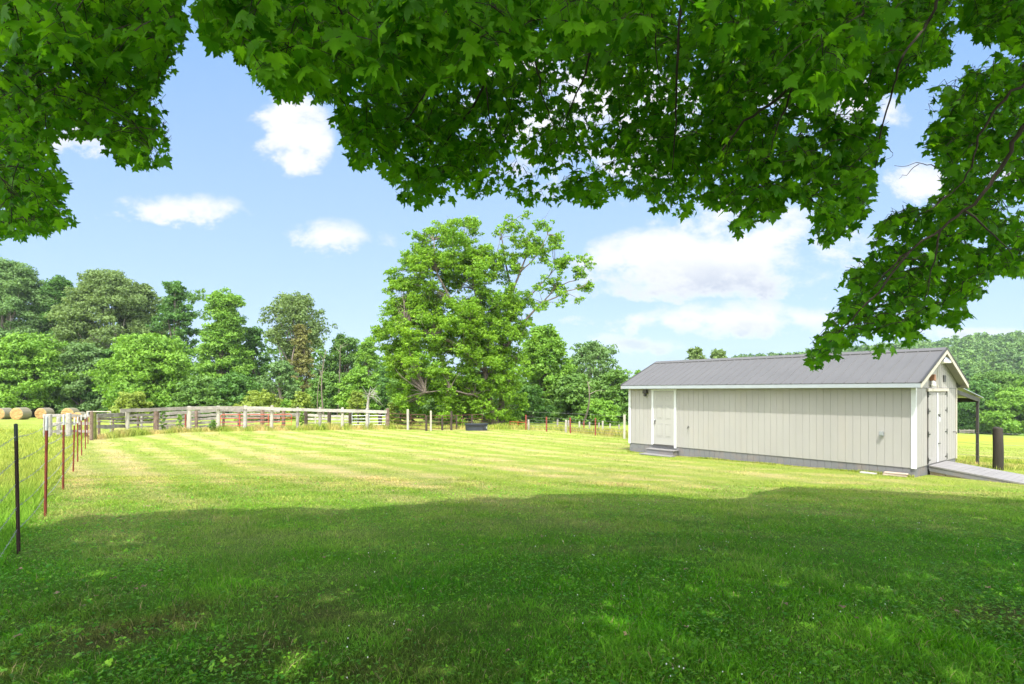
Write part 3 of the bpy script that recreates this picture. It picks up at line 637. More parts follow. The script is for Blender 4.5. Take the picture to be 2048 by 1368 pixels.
for fr in (.19, .36, .54, .72, .90):
    pts = np.array(strand(fr)); mb = MB(); mb.tube(pts, .0023, 4)
    d = np.cumsum(np.r_[0, np.linalg.norm(np.diff(pts, axis=0), axis=1)]); s = .05
    while s < min(d[-1], 14):
        c = np.array([np.interp(s, d, pts[:, k]) for k in range(3)])
        for q in range(2):
            v = rs.normal(0, 1, 3); v = v/np.linalg.norm(v)*.016; mb.tube([c-v, c+v], .0014, 3)
        s += .115
    mb.build('barbed_wire', M['wire'], wf, base=wb)
ST = M['wire']
# ------------------------------------------------------------------ wooden corral
def wpost(parent, u, vt, vb, Y, wpx, mat, base, rnd=True, lean=0):
    bp = on(u, Y); h = (vb-vt)/F*Y; r = wpx/F*Y/2; mb = MB(); lx = rs.normal(0, .012)+lean
    mb.tube([bp-np.array((0,0,.3)), bp+np.array((lx*h*.3, 0, h*.3)), bp+np.array((lx*h*.7, 0, h*.7)), bp+np.array((lx*h, 0, h-.02)), bp+np.array((lx*h, 0, h))], [r*1.04, r, r*.99, r*.95, r*.8], 9)
    return mb.build('post', mat, parent, base=base), bp, h
front = [(255,821,870,31,7.5,'woodpale'),(312,819,866,32.6,9.5,'woodbrown'),(378,813,863.5,34,8.5,'woodpale'),(436.5,812,862,34.8,7.5,'woodpale'),(490,812,861.5,35.4,7.5,'woodwhite'),
         (543,812.5,861.5,35.9,6.2,'woodpale'),(595,816,861,36.3,6,'wood'),(640,817,861.5,36.7,6,'wood'),(684.5,818,861.5,37,6,'woodpale'),(734,820,861.5,37.3,6.5,'woodwhite'),(775,820.5,861.5,37.6,8,'woodbrown')]
cf = thing('corral_fence', 'weathered wooden corral fence with a long top rail across the back of the lawn', 'fence', on(490, 35.4)); cb = np.array(cf.location)
prev = None; tp_ = [(244,821.5,30.7)]
for (u, vt, vb, Y, w, mt) in front:
    wpost(cf, u, vt, vb, Y, w, M[mt], cb)
    tp_.append((u, vt+3.2, Y))
segs = [(0,3),(3,5),(5,7),(7,9),(9,11)]
for (i, j) in segs:
    a = px(*tp_[i]); c = px(*tp_[j]); off = np.array((0, -.14, 0)) 
    MB().beam(a+off, c+off, .045, .19, .006, 6).build('top_rail', M['woodwhite'] if i > 4 else M['wood'], cf, base=cb)
# corner post pair
c2 = thing('corner_post', 'brown corner post with mossy green post behind, at the wire fence end', 'post', cpost); cb2 = np.array(c2.location)
wpost(c2, 182.5, 821, 879, 27.0, 6.5, M['woodbrown'], cb2); wpost(c2, 189, 822, 877, 27.5, 7.5, M['moss'], cb2)
# lower board runs behind the top rail: (px0,y0,Y0, px1,y1,Y1, height m)
bf = thing('board_fence', 'grey split board fence between corner post and red gate', 'fence', on(350, 34.6)); bb_ = np.array(bf.location)
runs = [(194,832,28.3,254,829,31.4,.20),(194,853,28.3,254,852,31.4,.17),(194,843,28.3,254,844,31.4,.05),(254,832,31.6,320,829,33.4,.14),(254,846,31.6,320,843,33.4,.12),(254,855,31.6,320,852,33.4,.05),
        (316,829,34.5,440,820,37.2,.19),(316,836,34.5,440,829,37.2,.15),(316,844,34.5,440,836,37.2,.16),(316,851,34.5,440,843,37.2,.15),(316,857,34.5,440,851,37.2,.13),
        (440,820,37.4,560,821,39.5,.20),(440,828,39.4,560,829,39.9,.16),(440,836,39.6,560,836,40.2,.15),(440,844,39.6,560,844,40.2,.15),(440,851,39.6,540,851,40.2,.13),(194,838,28.5,254,838,31.6,.10),(254,838,31.8,320,836,33.6,.10),(500,830,39.4,600,831,41,.14)]
for (u0, v0, Y0, u1, v1, Y1, h) in runs:
    a = px(u0, v0, Y0); c = px(u1, v1, Y1); n = 3 if abs(u1-u0) > 70 else 2
    for k in range(n):
        s0 = a+(c-a)*k/n; s1 = a+(c-a)*(k+1)/n+rs.normal(0, .02, 3)*(0,0,1); MB().beam(s0, s1, .04, h, .012, 5).build('board', M['wood'], bf, base=bb_)
for (u, vt, vb, Y, w, mt) in [(198,826,872,28.6,5,'woodbrown'),(226,834,867,31,4,'woodbrown'),(276,829,863,32.4,4,'woodbrown'),(283,829,860,33.2,4,'woodpale'),(371,830,863,34.9,3,'rust'),(393,822,860,35.9,6,'woodbrown'),(447,825,857,37.6,5,'woodbrown'),(478,823,857,38.5,5.5,'woodbrown')]:
    wpost(bf, u, vt, vb, Y, w, M[mt], bb_)
inn = thing('board_fence', 'dark posts with low pale boards inside the corral behind its front rail', 'fence', on(655, 39)); ib = np.array(inn.location)
for (u, vt, vb, Y, w, mt) in [(525,822,858,38,8,'woodbrown'),(567,822,857,38.6,7,'woodbrown'),(612,824,857,39,7,'barkdark'),(658,823,857,39.2,7,'barkdark'),(700,825,857,39.3,6,'barkdark'),(631,829,846,44,3,'woodpale'),(716,832,856,42,3.5,'barkdark'),(760,830,860,40,8,'barkdark')]:
    wpost(inn, u, vt, vb, Y, w, M[mt], ib)
for (u0, v0, Y0, u1, v1, Y1, h) in [(560,828,40,612,828,41,.12),(612,830,44,705,834,44,.17),(612,838,44,705,839,44,.13),(612,846,44,705,845,44,.06),(600,853,43,705,853,43,.05)]:
    MB().beam(px(u0, v0, Y0), px(u1, v1, Y1), .04, h, .012, 8).build('board', M['woodwhite'] if h > .12 else M['wood'], inn, base=ib)
# board fence left of the corner
lf = thing('board_fence', 'short run of bleached board fence behind the steel posts, left of the corner post', 'fence', on(118, 28.5)); lb = np.array(lf.location)
for (u, vt, vb, Y, w, mt) in [(88,828,872,28.5,3,'woodwhite'),(98,829,876,28.3,11,'woodwhite'),(118,834,872,29.6,8,'woodwhite'),(137.5,825,874,28.4,10,'woodwhite'),(160,828,871,29,5,'woodbrown'),(172,829,871,29.2,5,'woodbrown')]:
    wpost(lf, u, vt, vb, Y, w, M[mt], lb)
for (v0, v1, h) in ((831,831,.13),(850,846,.14),(864,862,.11)):
    MB().beam(px(86, v0, 28.7), px(138, v1, 28.8), .04, h, .01, 5).build('board', M['woodwhite'], lf, base=lb); MB().beam(px(138, v1, 28.8), px(182, v1+1, 28.2), .04, h, .01, 5).build('board', M['wood'], lf, base=lb)
# white rail frame beyond the corner
rfm = thing('pole_frame', 'pale horizontal pole on two thin posts beyond the corner post', 'frame', on(197, 33)); rb_ = np.array(rfm.location)
MB().tube([px(174, 823, 33), px(222, 823.5, 33)], .035, 6).build('pole', M['woodpale'], rfm, base=rb_)
for u in (174, 221): MB().tube([px(u, 822, 33), px(u, 866, 33)], .035, 6).build('post', M['woodpale'], rfm, base=rb_)
# pipe gates
def gate(name, label, u0, Y0, u1, Y1, rows, mat, r, mids=(.5,), round_=True, cat='gate'):
    a0 = px(u0, rows[0], Y0); a1 = px(u1, rows[-1] if False else rows[0], Y1); base = on((u0+u1)/2, (Y0+Y1)/2)
    t = thing(name, label, cat, base); zt = a0[2]; zb = px(u0, rows[-1], Y0)[2]
    P0 = a0.copy(); P1 = np.array((a1[0], a1[1], zt)); rr = .12 if round_ else 0
    d = uvec(P1-P0); U_ = np.array((0, 0, 1.))
    frm = MB(); loop = []
    def arc(c, s, e):
        for k in range(4): t_ = s+(e-s)*k/3; loop.append(c+d*rr*math.cos(t_)+U_*rr*math.sin(t_))
    TL = P0; TR = P1; BL = P0-U_*(zt-zb); BR = P1-U_*(zt-zb)
    arc(TL+d*rr-U_*rr, math.pi, math.pi/2); arc(TR-d*rr-U_*rr, math.pi/2, 0); loop.append(BR); loop.append(BL); loop.append(loop[0])
    frm.tube(loop, r, 6); frm.build('frame', mat, t, base=base)
    for v in rows[1:-1]:
        z = px(u0, v, Y0)[2]; o_ = U_*(z-zt); MB().tube([P0+o_, P1+o_], r*.9, 6).build('bar', mat, t, base=base)
    for f in mids: q = P0+(P1-P0)*f; MB().tube([q+(0,-.03,-.01), q+(0,-.03,-(zt-zb)+.01)], r*.9, 6).build('brace', mat, t, base=base)
    return t
gate('pipe_gate', 'long faded red pipe gate behind the corral posts', 441, 37.2, 583.5, 37.9, [829.5,837,844.5,851,857], M['redgate'], .021, (.27, .67))
gate('pipe_gate', 'galvanised silver pipe gate with rounded corner at the right end of the corral', 704, 38.3, 771, 38.5, [824.5,831.5,838,844,849.5,855.5], M['galv'], .019, (.51,))
gate('pipe_gate', 'rusty brown pipe gate just right of the corral end post', 778, 38.0, 851, 35.6, [827,834,841,847.5,854,860], M['browngate'], .022, (.62,), False)
gate('pipe_gate', 'dark rusty pipe panel between the slim posts and the black trough', 853, 35.8, 903, 36.6, [832,838,845,851,858], M['browngate'], .020, (.5,), False)
gate('pipe_gate', 'dark pipe panel standing behind the black trough', 903, 37.4, 965, 39, [831,838.5,846,853,859], M['browngate'], .020, (.35,.66), False)
gate('pipe_gate', 'reddish pipe panel low in the grass right of the big maple trunk', 1020, 39, 1052, 37.6, [843,848,853,858], M['redgate'], .018, (.5,), False)
for (u, vt, vb, Y, w, mt, lab) in [(816,820.5,862,36.4,5,'woodpale','pale slim wooden post in front of the rusty brown gate'),(852.5,831,862,35.4,4.2,'barkdark','dark short post at the right end of the rusty brown gate'),
      (861.8,822,862,35.6,4,'woodpale','pale slim post just right of the dark short post'),(884.5,834,862,36.2,4,'barkdark','dark short post halfway along the dark pipe panel'),(902.6,824,862,36.2,4.6,'barkdark','tall dark wooden post left of the black trough'),
      (913,835,862,37.2,3.4,'barkdark','thin dark post close right of the tall dark post'),(943.5,833,860,38.2,3.6,'barkdark','thin dark post rising behind the black trough')]:
    t = thing('fence_post', lab, 'post', on(u, Y), group='posts along the pipe gates'); wpost(t, u, vt, vb, Y, w, M[mt], np.array(t.location))
# trough
tb = on(953, 36.0); tr = thing('water_trough', 'black plastic stock trough in front of the big maple trunk', 'trough', tb, .04)
mb = MB(); prof = []; sx_, sy_ = .73, .42
def ring(sx_, sy_, z, n=28):
    o = []
    for k in range(n):
        t = 2*math.pi*k/n; c, s = math.cos(t), math.sin(t); e = .45
        o.append((sx_*math.copysign(abs(c)**e, c), sy_*math.copysign(abs(s)**e, s), z))
    return o
R_ = [ring(.68,.38,-.05), ring(.71,.40,.35), ring(.755,.445,.39), ring(.755,.445,.43), ring(.70,.39,.43), ring(.66,.36,.10)]
V = sum(R_, []); n = 28; Fs = [(i*n+j, i*n+(j+1)%n, (i+1)*n+(j+1)%n, (i+1)*n+j) for i in range(5) for j in range(n)]+[tuple(5*n+j for j in range(n))]
mb.add(V, Fs); mb.build('tank', M['tank'], tr)
MB().box((-.60, -.43, .04), (-.57, -.405, .32)).box((.44, -.43, .02), (.47, -.405, .32)).box((-.57, -.43, .29), (.44, -.405, .32)).build('rib', M['black'], tr)
MB().box((.60, -.455, .14), (.68, -.44, .26), .01).build('valve', M['shade'], tr)
# right wire fence
rw = thing('wire_fence', 'woven wire fence on rusty stakes and wooden posts left of the shed', 'fence', on(1140, 34)); rb = np.array(rw.location)
rp = [(1052,831,861,36.9,3,'rust'),(1057,841,861,37.1,4,'woodpale'),(1093,835,864.5,35.3,3,'rust'),(1131.6,843,868,34.6,4.4,'woodpale'),(1141,836,867,34,3,'rust'),(1168,846,868,35.5,2.6,'rust'),(1191,838,873,32.2,2.8,'rust'),
      (1205.5,843,870,33.5,3.8,'woodpale'),(1115,842,862,38,3.8,'wood'),(1137,844,864,37.4,3.6,'wood'),(1159,845,864,37,3.6,'woodpale'),(1179,847,866,36.5,3.6,'wood'),(1198,848,867,36,3.2,'wood'),(1220,849,868,35,3.2,'woodpale'),(1238,850,869,34.5,3.2,'wood'),(1248.7,830,878.5,29.9,5.2,'woodpale')]
for r_ in rp: wpost(rw, *r_[:5], M[r_[5]], rb)
ln = [(1052,861,36.9),(1093,864.5,35.3),(1141,867,34),(1191,873,32.2),(1248.7,878.5,29.9)]
for h in (1.18, .86, .68, .52, .36, .2):
    MB().tube([on(u, Y)+np.array((0,-.05,h)) for (u, v, Y) in ln], .006, 4).build('wire', M['wire'], rw, base=rb)
# far right rail
ff = thing('rail_fence', 'small grey rail fence at the wood edge seen under the lean-to', 'fence', on(1935, 108)); fb_ = np.array(ff.location)
for i, u in enumerate((1919, 1929, 1938, 1948)): wpost(ff, u, 859, 868, 108, 1.4, M['wood'], fb_)
for v in (860.5, 864): MB().beam(px(1919, v, 107.8), px(1948, v, 107.8), .05, .16).build('rail', M['wood'], ff, base=fb_)

# ------------------------------------------------------------------ hay bales
def bale(u0, u1, vt, Y, ang, lab, dz=0):
    uc = (u0+u1)/2; p0 = on(uc, Y); r = (u1-u0)/F*Y/2*.76; Lb = 1.2
    t = thing('hay_bale', lab, 'hay bale', p0, -ang-.95+.0 if False else .62+ang*.8, 'round hay bales along the wood edge')
    n = 28; mb = MB(); mb.lathe([(r*.97, 0), (r, .04), (r*1.01, Lb/2), (r, Lb-.04), (r*.97, Lb)], (0, 0, r*.93), 'y', n); 
    o = mb.build('bale_side', M['hayside'], t, smooth=False)
    mb = MB(); V = [(0, -.05, r*.93)]; 
    for k, (f, yo) in enumerate(((.3, -.045), (.6, -.06), (.85, -.035), (.96, -.004))):
        for j in range(n): a = 2*math.pi*j/n; V.append((math.cos(a)*r*f, yo+rs.normal(0, .012), r*.93+math.sin(a)*r*f))
    Fs = [(0, 1+(j+1) % n, 1+j) for j in range(n)]+[(1+k*n+j, 1+k*n+(j+1) % n, 1+(k+1)*n+(j+1) % n, 1+(k+1)*n+j) for k in range(3) for j in range(n)]
    mb.add(V, Fs); mb.build('bale_face', M['hay'], t)
bale(-18, 13, 808, 56, -.72, 'round hay bale cut by the left edge of the photo')
bale(16, 49, 810, 55, -.66, 'biggest golden round hay bale, second from the left edge')
bale(38, 63, 812, 66, -.62, 'hay bale half hidden behind the second bale from the left')
bale(66, 96, 809, 58, -.66, 'round hay bale standing between the hidden bale and the fence boards')
bale(119, 150, 812, 56, -.5, 'round hay bale rising above the bleached fence boards')
bale(143, 166, 825, 52, -.4, 'low hay bale farthest right, seen between the steel posts')

# ------------------------------------------------------------------ trees
def quads(P, N, S, asp=1.5, bend=.25):
    """diamond leaves at P with normals N and size S"""
    n = len(P); r = rs.normal(0, 1, (n, 3)); T = uvec(np.cross(N, r)); B = np.cross(N, T); S = S[:, None]
    V = np.stack([P-T*S*asp/2, P-B*S/2-N*S*bend, P+T*S*asp/2, P+B*S/2-N*S*bend], 1).reshape(-1, 3)
    q = np.arange(n)*4; return V, [np.stack([q, q+1, q+2, q+3], 1)]
def puffs(Cn, Rd, cnt, size, flat=.6, droop=0):
    """leaf positions and normals for every puff"""
    k = np.repeat(np.arange(len(Cn)), cnt); n = len(k); d = uvec(rs.normal(0, 1, (n, 3))); rr = rs.rand(n)**.45
    sub = uvec(rs.normal(0, 1, (n, 3)))*.22*rs.rand(n)[:,None]
    P = Cn[k]+(d*rr[:,None]+sub)*Rd[k][:,None]*np.array((1, 1, flat)); P[:,2] -= droop*rr*Rd[k]*rs.rand(n)
    N = uvec(d*.55+np.array((0, 0, .55))+rs.normal(0, .55, (n, 3))); return P, N, k
def crown_mesh(name, Cn, Rd, dens, size, mat, parent, base, flat=.6, droop=0, spread=.2):
    # each big puff is broken into smaller sprays, so that its edge is ragged and its surface lumpy
    k = np.repeat(np.arange(len(Cn)), 9); d = uvec(rs.normal(0, 1, (len(k), 3))); c2 = Cn[k]+d*(Rd[k]*rs.uniform(.45, 1.0, len(k)))[:,None]*np.array((1, 1, flat))
    c2 = np.concatenate([c2, Cn]); r2 = np.concatenate([Rd[k]*rs.uniform(.28, .5, len(k)), Rd*.6]); pk = np.concatenate([k, np.arange(len(Cn))])
    cnt = np.maximum(4, (dens*2.7*r2**2/size**2)).astype(int); P, N, q = puffs(c2, r2, cnt, size, .55, droop)
    S = size*rs.uniform(.6, 1.35, len(P)); V, Fs = quads(P, N, S)
    pt = rs.rand(len(Cn)); st_ = rs.rand(len(c2)); ti = np.clip(.15+.30*pt[pk[q]]+.25*st_[q]+rs.normal(0, spread*.6, len(P))+.12, 0, 1)
    return npmesh(name, V, Fs, mat, parent, tint=ti, base=base)
def curve(a, c, bow, n=5):
    a = np.array(a, float); c = np.array(c, float); t = np.linspace(0, 1, n)[:,None]; m_ = rs.normal(0, .05, 3)*np.linalg.norm(c-a)
    return a+(c-a)*t+np.array((0, 0, 1))*bow*4*(t*(1-t))+m_*4*t*(1-t)
def tree(name, label, cat, u, Y, vtop, wpx, mat, bark='bark', npuff=26, size=.24, dens=2.2, shape='round', low=.12, group=None, flat=.62, trunk=True, droop=0, sparse=1.0, tr=None):
    base = on(u, Y); H = CZ+(HY-vtop)/F*Y-base[2]; W = wpx/F*Y/2*1.12; npuff = int(npuff*1.45)
    t = thing(name, label, cat, base, group=group)
    Cn = []; Rd = []
    for i in range(npuff):
        f = ((i+.5)/npuff)**.9; f = low+(1-low)*f
        e = {'round': math.sin(math.pi*min(1, max(.0, (f-low)/(1-low)))**.85)**.55*(1 if f < .9 else .85), 'oval': math.sin(math.pi*((f-low)/(1-low))**.75)**.7, 'cone': (1-((f-low)/(1-low))**1.3)*.95+.08,
             'fan': .35+.65*math.sin(math.pi*min(1, ((f-low)/(1-low))**1.2)), 'dome': math.sqrt(max(0, 1-((f-low)/(1-low))**2.2))}[shape]
        rp = W*rs.uniform(.25, .46); a = i*2.39996+rs.normal(0, .3); rad = max(0, W*e-rp*.8)*math.sqrt(rs.uniform(.35, 1))
        z = min(H*f, H-rp*flat*.9); Cn.append((base[0]+math.cos(a)*rad, base[1]+math.sin(a)*rad, base[2]+max(z, rp*.3))); Rd.append(rp)
    Cn = np.array(Cn); Rd = np.array(Rd)
    crown_mesh('crown', Cn, Rd, dens*sparse, size, mat, t, base, flat, droop)
    if trunk:
        r0 = tr or H*.016+.05; mb = MB(); lean = rs.normal(0, .03, 2); top = base+np.array((lean[0]*H, lean[1]*H, H*.8))
        tp = curve(base-np.array((0,0,.3)), top, 0, 7); mb.tube(tp, np.linspace(r0, r0*.2, 7), 7)
        for c, rp in zip(Cn, Rd):
            s = rs.uniform(.25, .7); zf = (c[2]-base[2])*s/(H*.8); st_ = tp[0]+(tp[-1]-tp[0])*min(.95, max(.08, zf)); 
            mb.tube(curve(st_, c, .05*H*.3, 5), np.linspace(r0*.32, r0*.07, 5), 4, False)
        mb.build('trunk', M[bark], t, base=base)
    return t
WL = 'trees of the wood behind the field'
T_ = [  # u, Y, top, width, leaf, shape, low, puffs, label
 (20,88,523,190,'grey','round',.05,34,'tall grey-green tree at the left edge of the photo, highest of the wood'),
 (118,90,552,120,'dark','oval',.05,26,'dark narrow tree between the tall left edge tree and the olive tree'),
 (215,86,541,190,'olive','round',.05,36,'broad olive tree with a lumpy flat top above the hay bales'),
 (285,90,566,110,'olive','round',.05,24,'olive tree on the right shoulder of the broad olive tree'),
 (352,86,562,96,'dark','oval',.05,24,'slim dark tree with a two-lobed top left of the pointed green tree'),
 (448,80,580,140,'bright','cone',.05,34,'pointed bright green tree in the middle of the left wood'),
 (505,84,650,80,'dark','oval',.05,20,'dark tree filling the dip between the pointed tree and the feathery tree'),
 (592,80,583,130,'olive','fan',.45,22,'tall feathery pale tree with drooping ends and bare lower trunk'),
 (602,76,646,74,'rusty','cone',.10,18,'brownish pine below the feathery pale tree'),
 (690,84,668,100,'mid','round',.15,22,'rounded mid green tree right of the feathery tree'),
 (735,80,676,80,'bright','oval',.05,20,'light green tree touching the left side of the big maple'),
 (55,66,672,190,'bright','dome',.0,34,'low spreading bright green tree directly behind the left hay bales'),
 (165,68,684,120,'grey','dome',.0,24,'grey-green bushy tree between the hay bales tree and the mid green tree'),
 (300,62,668,190,'bright','round',.0,36,'wide fresh green tree right behind the corral corner'),
 (235,70,692,120,'dark','dome',.0,22,'dark rounded tree left of the wide fresh green tree'),
 (395,60,752,110,'mid','dome',.0,22,'small mid green tree behind the corral top rail'),
 (468,62,748,120,'dark','dome',.0,24,'dark small tree below the pointed bright green tree'),
 (560,66,722,100,'grey','oval',.0,20,'pale grey-green sapling left of the brownish pine'),
 (655,64,742,90,'mid','oval',.0,20,'young green tree under the feathery tree, right side'),
 (715,62,735,90,'bright','oval',.0,20,'young light green tree left of the big maple foot'),
 (1088,58,648,120,'bright','round',.05,30,'bright tree with a knobbly top right behind the big maple'),
 (1182,66,682,120,'grey','fan',.30,22,'sparse grey tree with open upper limbs right of the bright tree'),
 (1150,54,748,110,'mid','dome',.0,24,'mid green tree above the wire fence in the middle'),
 (1060,50,770,90,'dark','dome',.0,20,'dark low tree close right of the big maple trunk'),
 (1228,56,738,100,'mid','oval',.0,24,'mid green tree just left of the shed roof'),
 (1285,70,742,90,'bright','dome',.0,18,'light tree peeping over the left end of the shed roof'),
 (1200,50,800,90,'bright','dome',.0,18,'low bright bush tree behind the wooden posts left of the shed'),
 (1392,75,694,62,'olive','round',.3,22,'left knob of the pair of tree tops showing above the shed ridge'),
 (1436,75,698,64,'olive','round',.3,22,'right lower tree top of the pair above the shed ridge'),
 (830,56,740,110,'mid','dome',.0,22,'green tree under the left side of the big maple'),
 (885,52,795,90,'grey','dome',.0,18,'small grey-green tree behind the tall dark post'),
 (790,70,730,100,'dark','dome',.0,18,'dark tree behind the dead snag'),
 (1955,112,760,110,'dark','round',.0,26,'dark tree at the field edge seen under the lean-to roof'),
 (2025,108,775,140,'bright','round',.0,30,'bright round tree at the field edge above the thick post'),
 (1990,118,742,120,'mid','round',.0,28,'mid green taller tree behind the bright field edge tree'),
 (2090,112,745,130,'bright','round',.0,26,'bright tree at the right edge of the photo beyond the field'),
 (1905,120,770,110,'mid','round',.0,24,'green tree beyond the field mostly behind the shed gable')]
for (u, Y, vt, w, lf_, sh, low, npf, lab) in T_:
    far = Y > 100
    tree('pine_tree' if 'pine' in lab else 'tree', lab, 'tree', u, Y, vt, w, L[lf_], 'barkpale' if lf_ in ('olive', 'grey') else 'bark', npf, .28 if far else .165+.0008*Y, 2.1 if sh != 'fan' else 1.4, sh, low, WL, droop=.9 if 'feathery' in lab else .2)
# shrubs
for (u, Y, vt, w, lf_, lab) in [(520,50,782,100,'lime','yellow-green shrub mound behind the red gate'),(603,50,783,56,'lime','round lime shrub between the red gate end and the middle posts'),(716,48,783,54,'lime','lime shrub left of the bleached dead snag'),
      (800,44,798,62,'lime','round lime shrub right of the corral end post'),(262,46,784,90,'lime','bright low shrub behind the corral top rail at its left end'),(575,54,800,60,'bright','green low shrub between the two lime shrubs'),(1010,44,812,70,'bright','leafy bush at the foot of the big maple'),(915,46,812,60,'mid','low green bush behind the black trough')]:
    tree('shrub', lab, 'shrub', u, Y, vt, w, L[lf_], npuff=14, size=.15, dens=1.9, shape='dome', low=.0, group='shrubs behind the corral', trunk=True, tr=.05)
for (u, Y, vt, w, lf_, lab) in [(327,33.6,818,16,'mid','leafy weed climbing beside the second corral post'),(359,33.4,829,14,'bright','leafy weed growing left of the third corral post'),(426,34.2,840,16,'mid','weed clump left of the fourth corral post'),(604,37,822,12,'bright','vine right of the mid corral post under the rail')]:
    tree('weed', lab, 'plant', u, Y, vt, w, L[lf_], npuff=9, size=.07, dens=1.2, shape='oval', low=.05, group='weeds at the corral posts', trunk=True, tr=.012)
# thin bare trunks in the wood
for (u, Y, v0, v1, r, lab) in [(648,58,700,832,.085,'slim bare grey trunk leaning right of the brownish pine'),(636,60,740,825,.05,'thin pale trunk just left of the slim bare trunk'),(1165,48,762,845,.09,'bare grey trunk standing in the green left of the shed'),(675,62,690,790,.08,'pale bare trunk with a broken top beside the rounded mid green tree')]:
    bs = on(u, Y); t = thing('bare_tree', lab, 'tree', bs); mb = MB(); tp = px(u+rs.uniform(4, 14), v0, Y); pts = curve(bs, tp, 0, 6); mb.tube(pts, np.linspace(r, r*.35, 6), 6)
    mb.build('trunk', M['bark'], t, base=bs)
    for k in range(5): a = pts[3]+(pts[5]-pts[3])*rs.rand(); mb = MB(); mb.tube(curve(a, a+rs.normal(0, .7, 3)*(1,.6,.5)+np.array((0,0,.5)), .05, 4), [r*.3,r*.2,r*.12,r*.05], 4, False); mb.build('branch', M['barkpale'], t, base=bs)
# dead snag
bs = on(738, 42); t = thing('dead_tree', 'bleached broken dead snag behind the silver gate', 'tree', bs); mb = MB(); tp = px(739, 784, 42)
mb.tube(curve(bs, tp, 0, 6), [.13,.12,.11,.10,.08,.03], 7); mb.build('trunk', M['woodwhite'], t, base=bs)
for (u, v, bow) in [(752,782,.06),(761,788,.1),(769,811,.25),(758,812,.2),(747,777,.05),(730,797,.05),(765,800,.2),(745,803,.1),(756,786,.1),(742,774,.02),(734,783,.02)]:
    mb = MB(); a = px(739, rs.uniform(786, 794), 42); c = px(u, v, 42)+np.array((0, rs.normal(0, .4), 0)); pts = curve(a, c, bow, 6); mb.tube(pts, np.linspace(.028, .006, 6), 4, False)
    for k in range(3): q = pts[2+k]; mb.tube(curve(q, q+rs.normal(0, .22, 3), .03, 3), [.014,.009,.004], 3, False)
    mb.build('branch', M['woodwhite'], t, base=bs)
# woodland mass behind, and understory
def wood(name, label, spots, mat, size, dens, tr=False):
    Cn = []; Rd = []
    for (x, y, h, w) in spots:
        z0 = gzf(x, y); n = 7
        for i in range(n):
            a = rs.rand()*6.28; f = (i+.8)/n; e = math.sqrt(max(.05, 1-(f*.95)**2.4)); r = w*rs.uniform(.0, .6)*e
            Cn.append((x+math.cos(a)*r, y+math.sin(a)*r, z0+h*f-.04*h)); Rd.append(w*rs.uniform(.32, .5))
    Cn = np.array(Cn); Rd = np.array(Rd)
    o = crown_mesh(name, Cn, Rd, dens, size, mat, None, None, .75); return tag(o, label, 'wood', kind='stuff')
sp = []
tops_u = [-60,0,120,400,470,520,590,670,760,900,1060,1150,1280,1330]; tops_v = [535,545,562,568,632,668,640,672,680,730,700,725,745,765]
for u in np.arange(-60, 1330, 26):
    for Y in (96, 104):
        uu = u+rs.uniform(-10, 10); x = (uu-CX)/F*Y; v = np.interp(uu, tops_u, tops_v)+rs.uniform(0, 34)
        sp.append((x, Y, CZ+(HY-v)/F*Y-gzf(x, Y), rs.uniform(3, 4)))
for u in np.arange(-40, 1320, 30):
    Y = rs.uniform(70, 76) if u < 780 else rs.uniform(56, 62); x = (u-CX)/F*Y; sp.append((x, Y, rs.uniform(3.2, 5), 2.4))
wood('woodland', 'dense dark wood filling the gaps behind the single trees', sp, L['mid'], .36, 1.0)
sp = []
for i in range(5000):
    Y = math.sqrt(rs.uniform(122**2, 470**2)); s = rs.uniform(.36, .99); x = s*Y
    if any((x-a[0])**2+(Y-a[1])**2 < (5.2+Y*.004)**2 for a in sp[-700:]): continue
    sp.append((x, Y, rs.uniform(8.5, 13)*(1 if Y > 150 else .85), rs.uniform(3.6, 5.4)))
hs = [sp[0::3], sp[1::3], sp[2::3]]
def hillwood(spots):
    V_ = []; F_ = []; T__ = []; n = 0
    Cn = []; Rd = []; tt = []
    for (x, y, h, w) in spots:
        z0 = gzf(x, y); b0 = rs.rand()
        for i in range(6): a = rs.rand()*6.28; f = rs.uniform(.35, .95); r = w*rs.uniform(0, .65)*math.sqrt(1.1-f); Cn.append((x+math.cos(a)*r, y+math.sin(a)*r, z0+h*f)); Rd.append(w*rs.uniform(.3, .5)); tt.append(b0)
    Cn = np.array(Cn); Rd = np.array(Rd); tt = np.array(tt); dist = Cn[:,1]; size = .45+dist*.0017
    cnt = np.maximum(8, 9*Rd**2/size**2).astype(int); P, N, k = puffs(Cn, Rd, cnt, 1, .8); V, Fs = quads(P, N, size[k]*rs.uniform(.6, 1.4, len(P)), 1.3)
    return V, Fs, np.clip(tt[k]*.75+rs.normal(.12, .12, len(P)), 0, 1)
o = joinm('hillside_wood', [hillwood(sp)], L['hill']); tag(o, 'forested hillside rising behind the shed on the right', 'wood', kind='stuff')

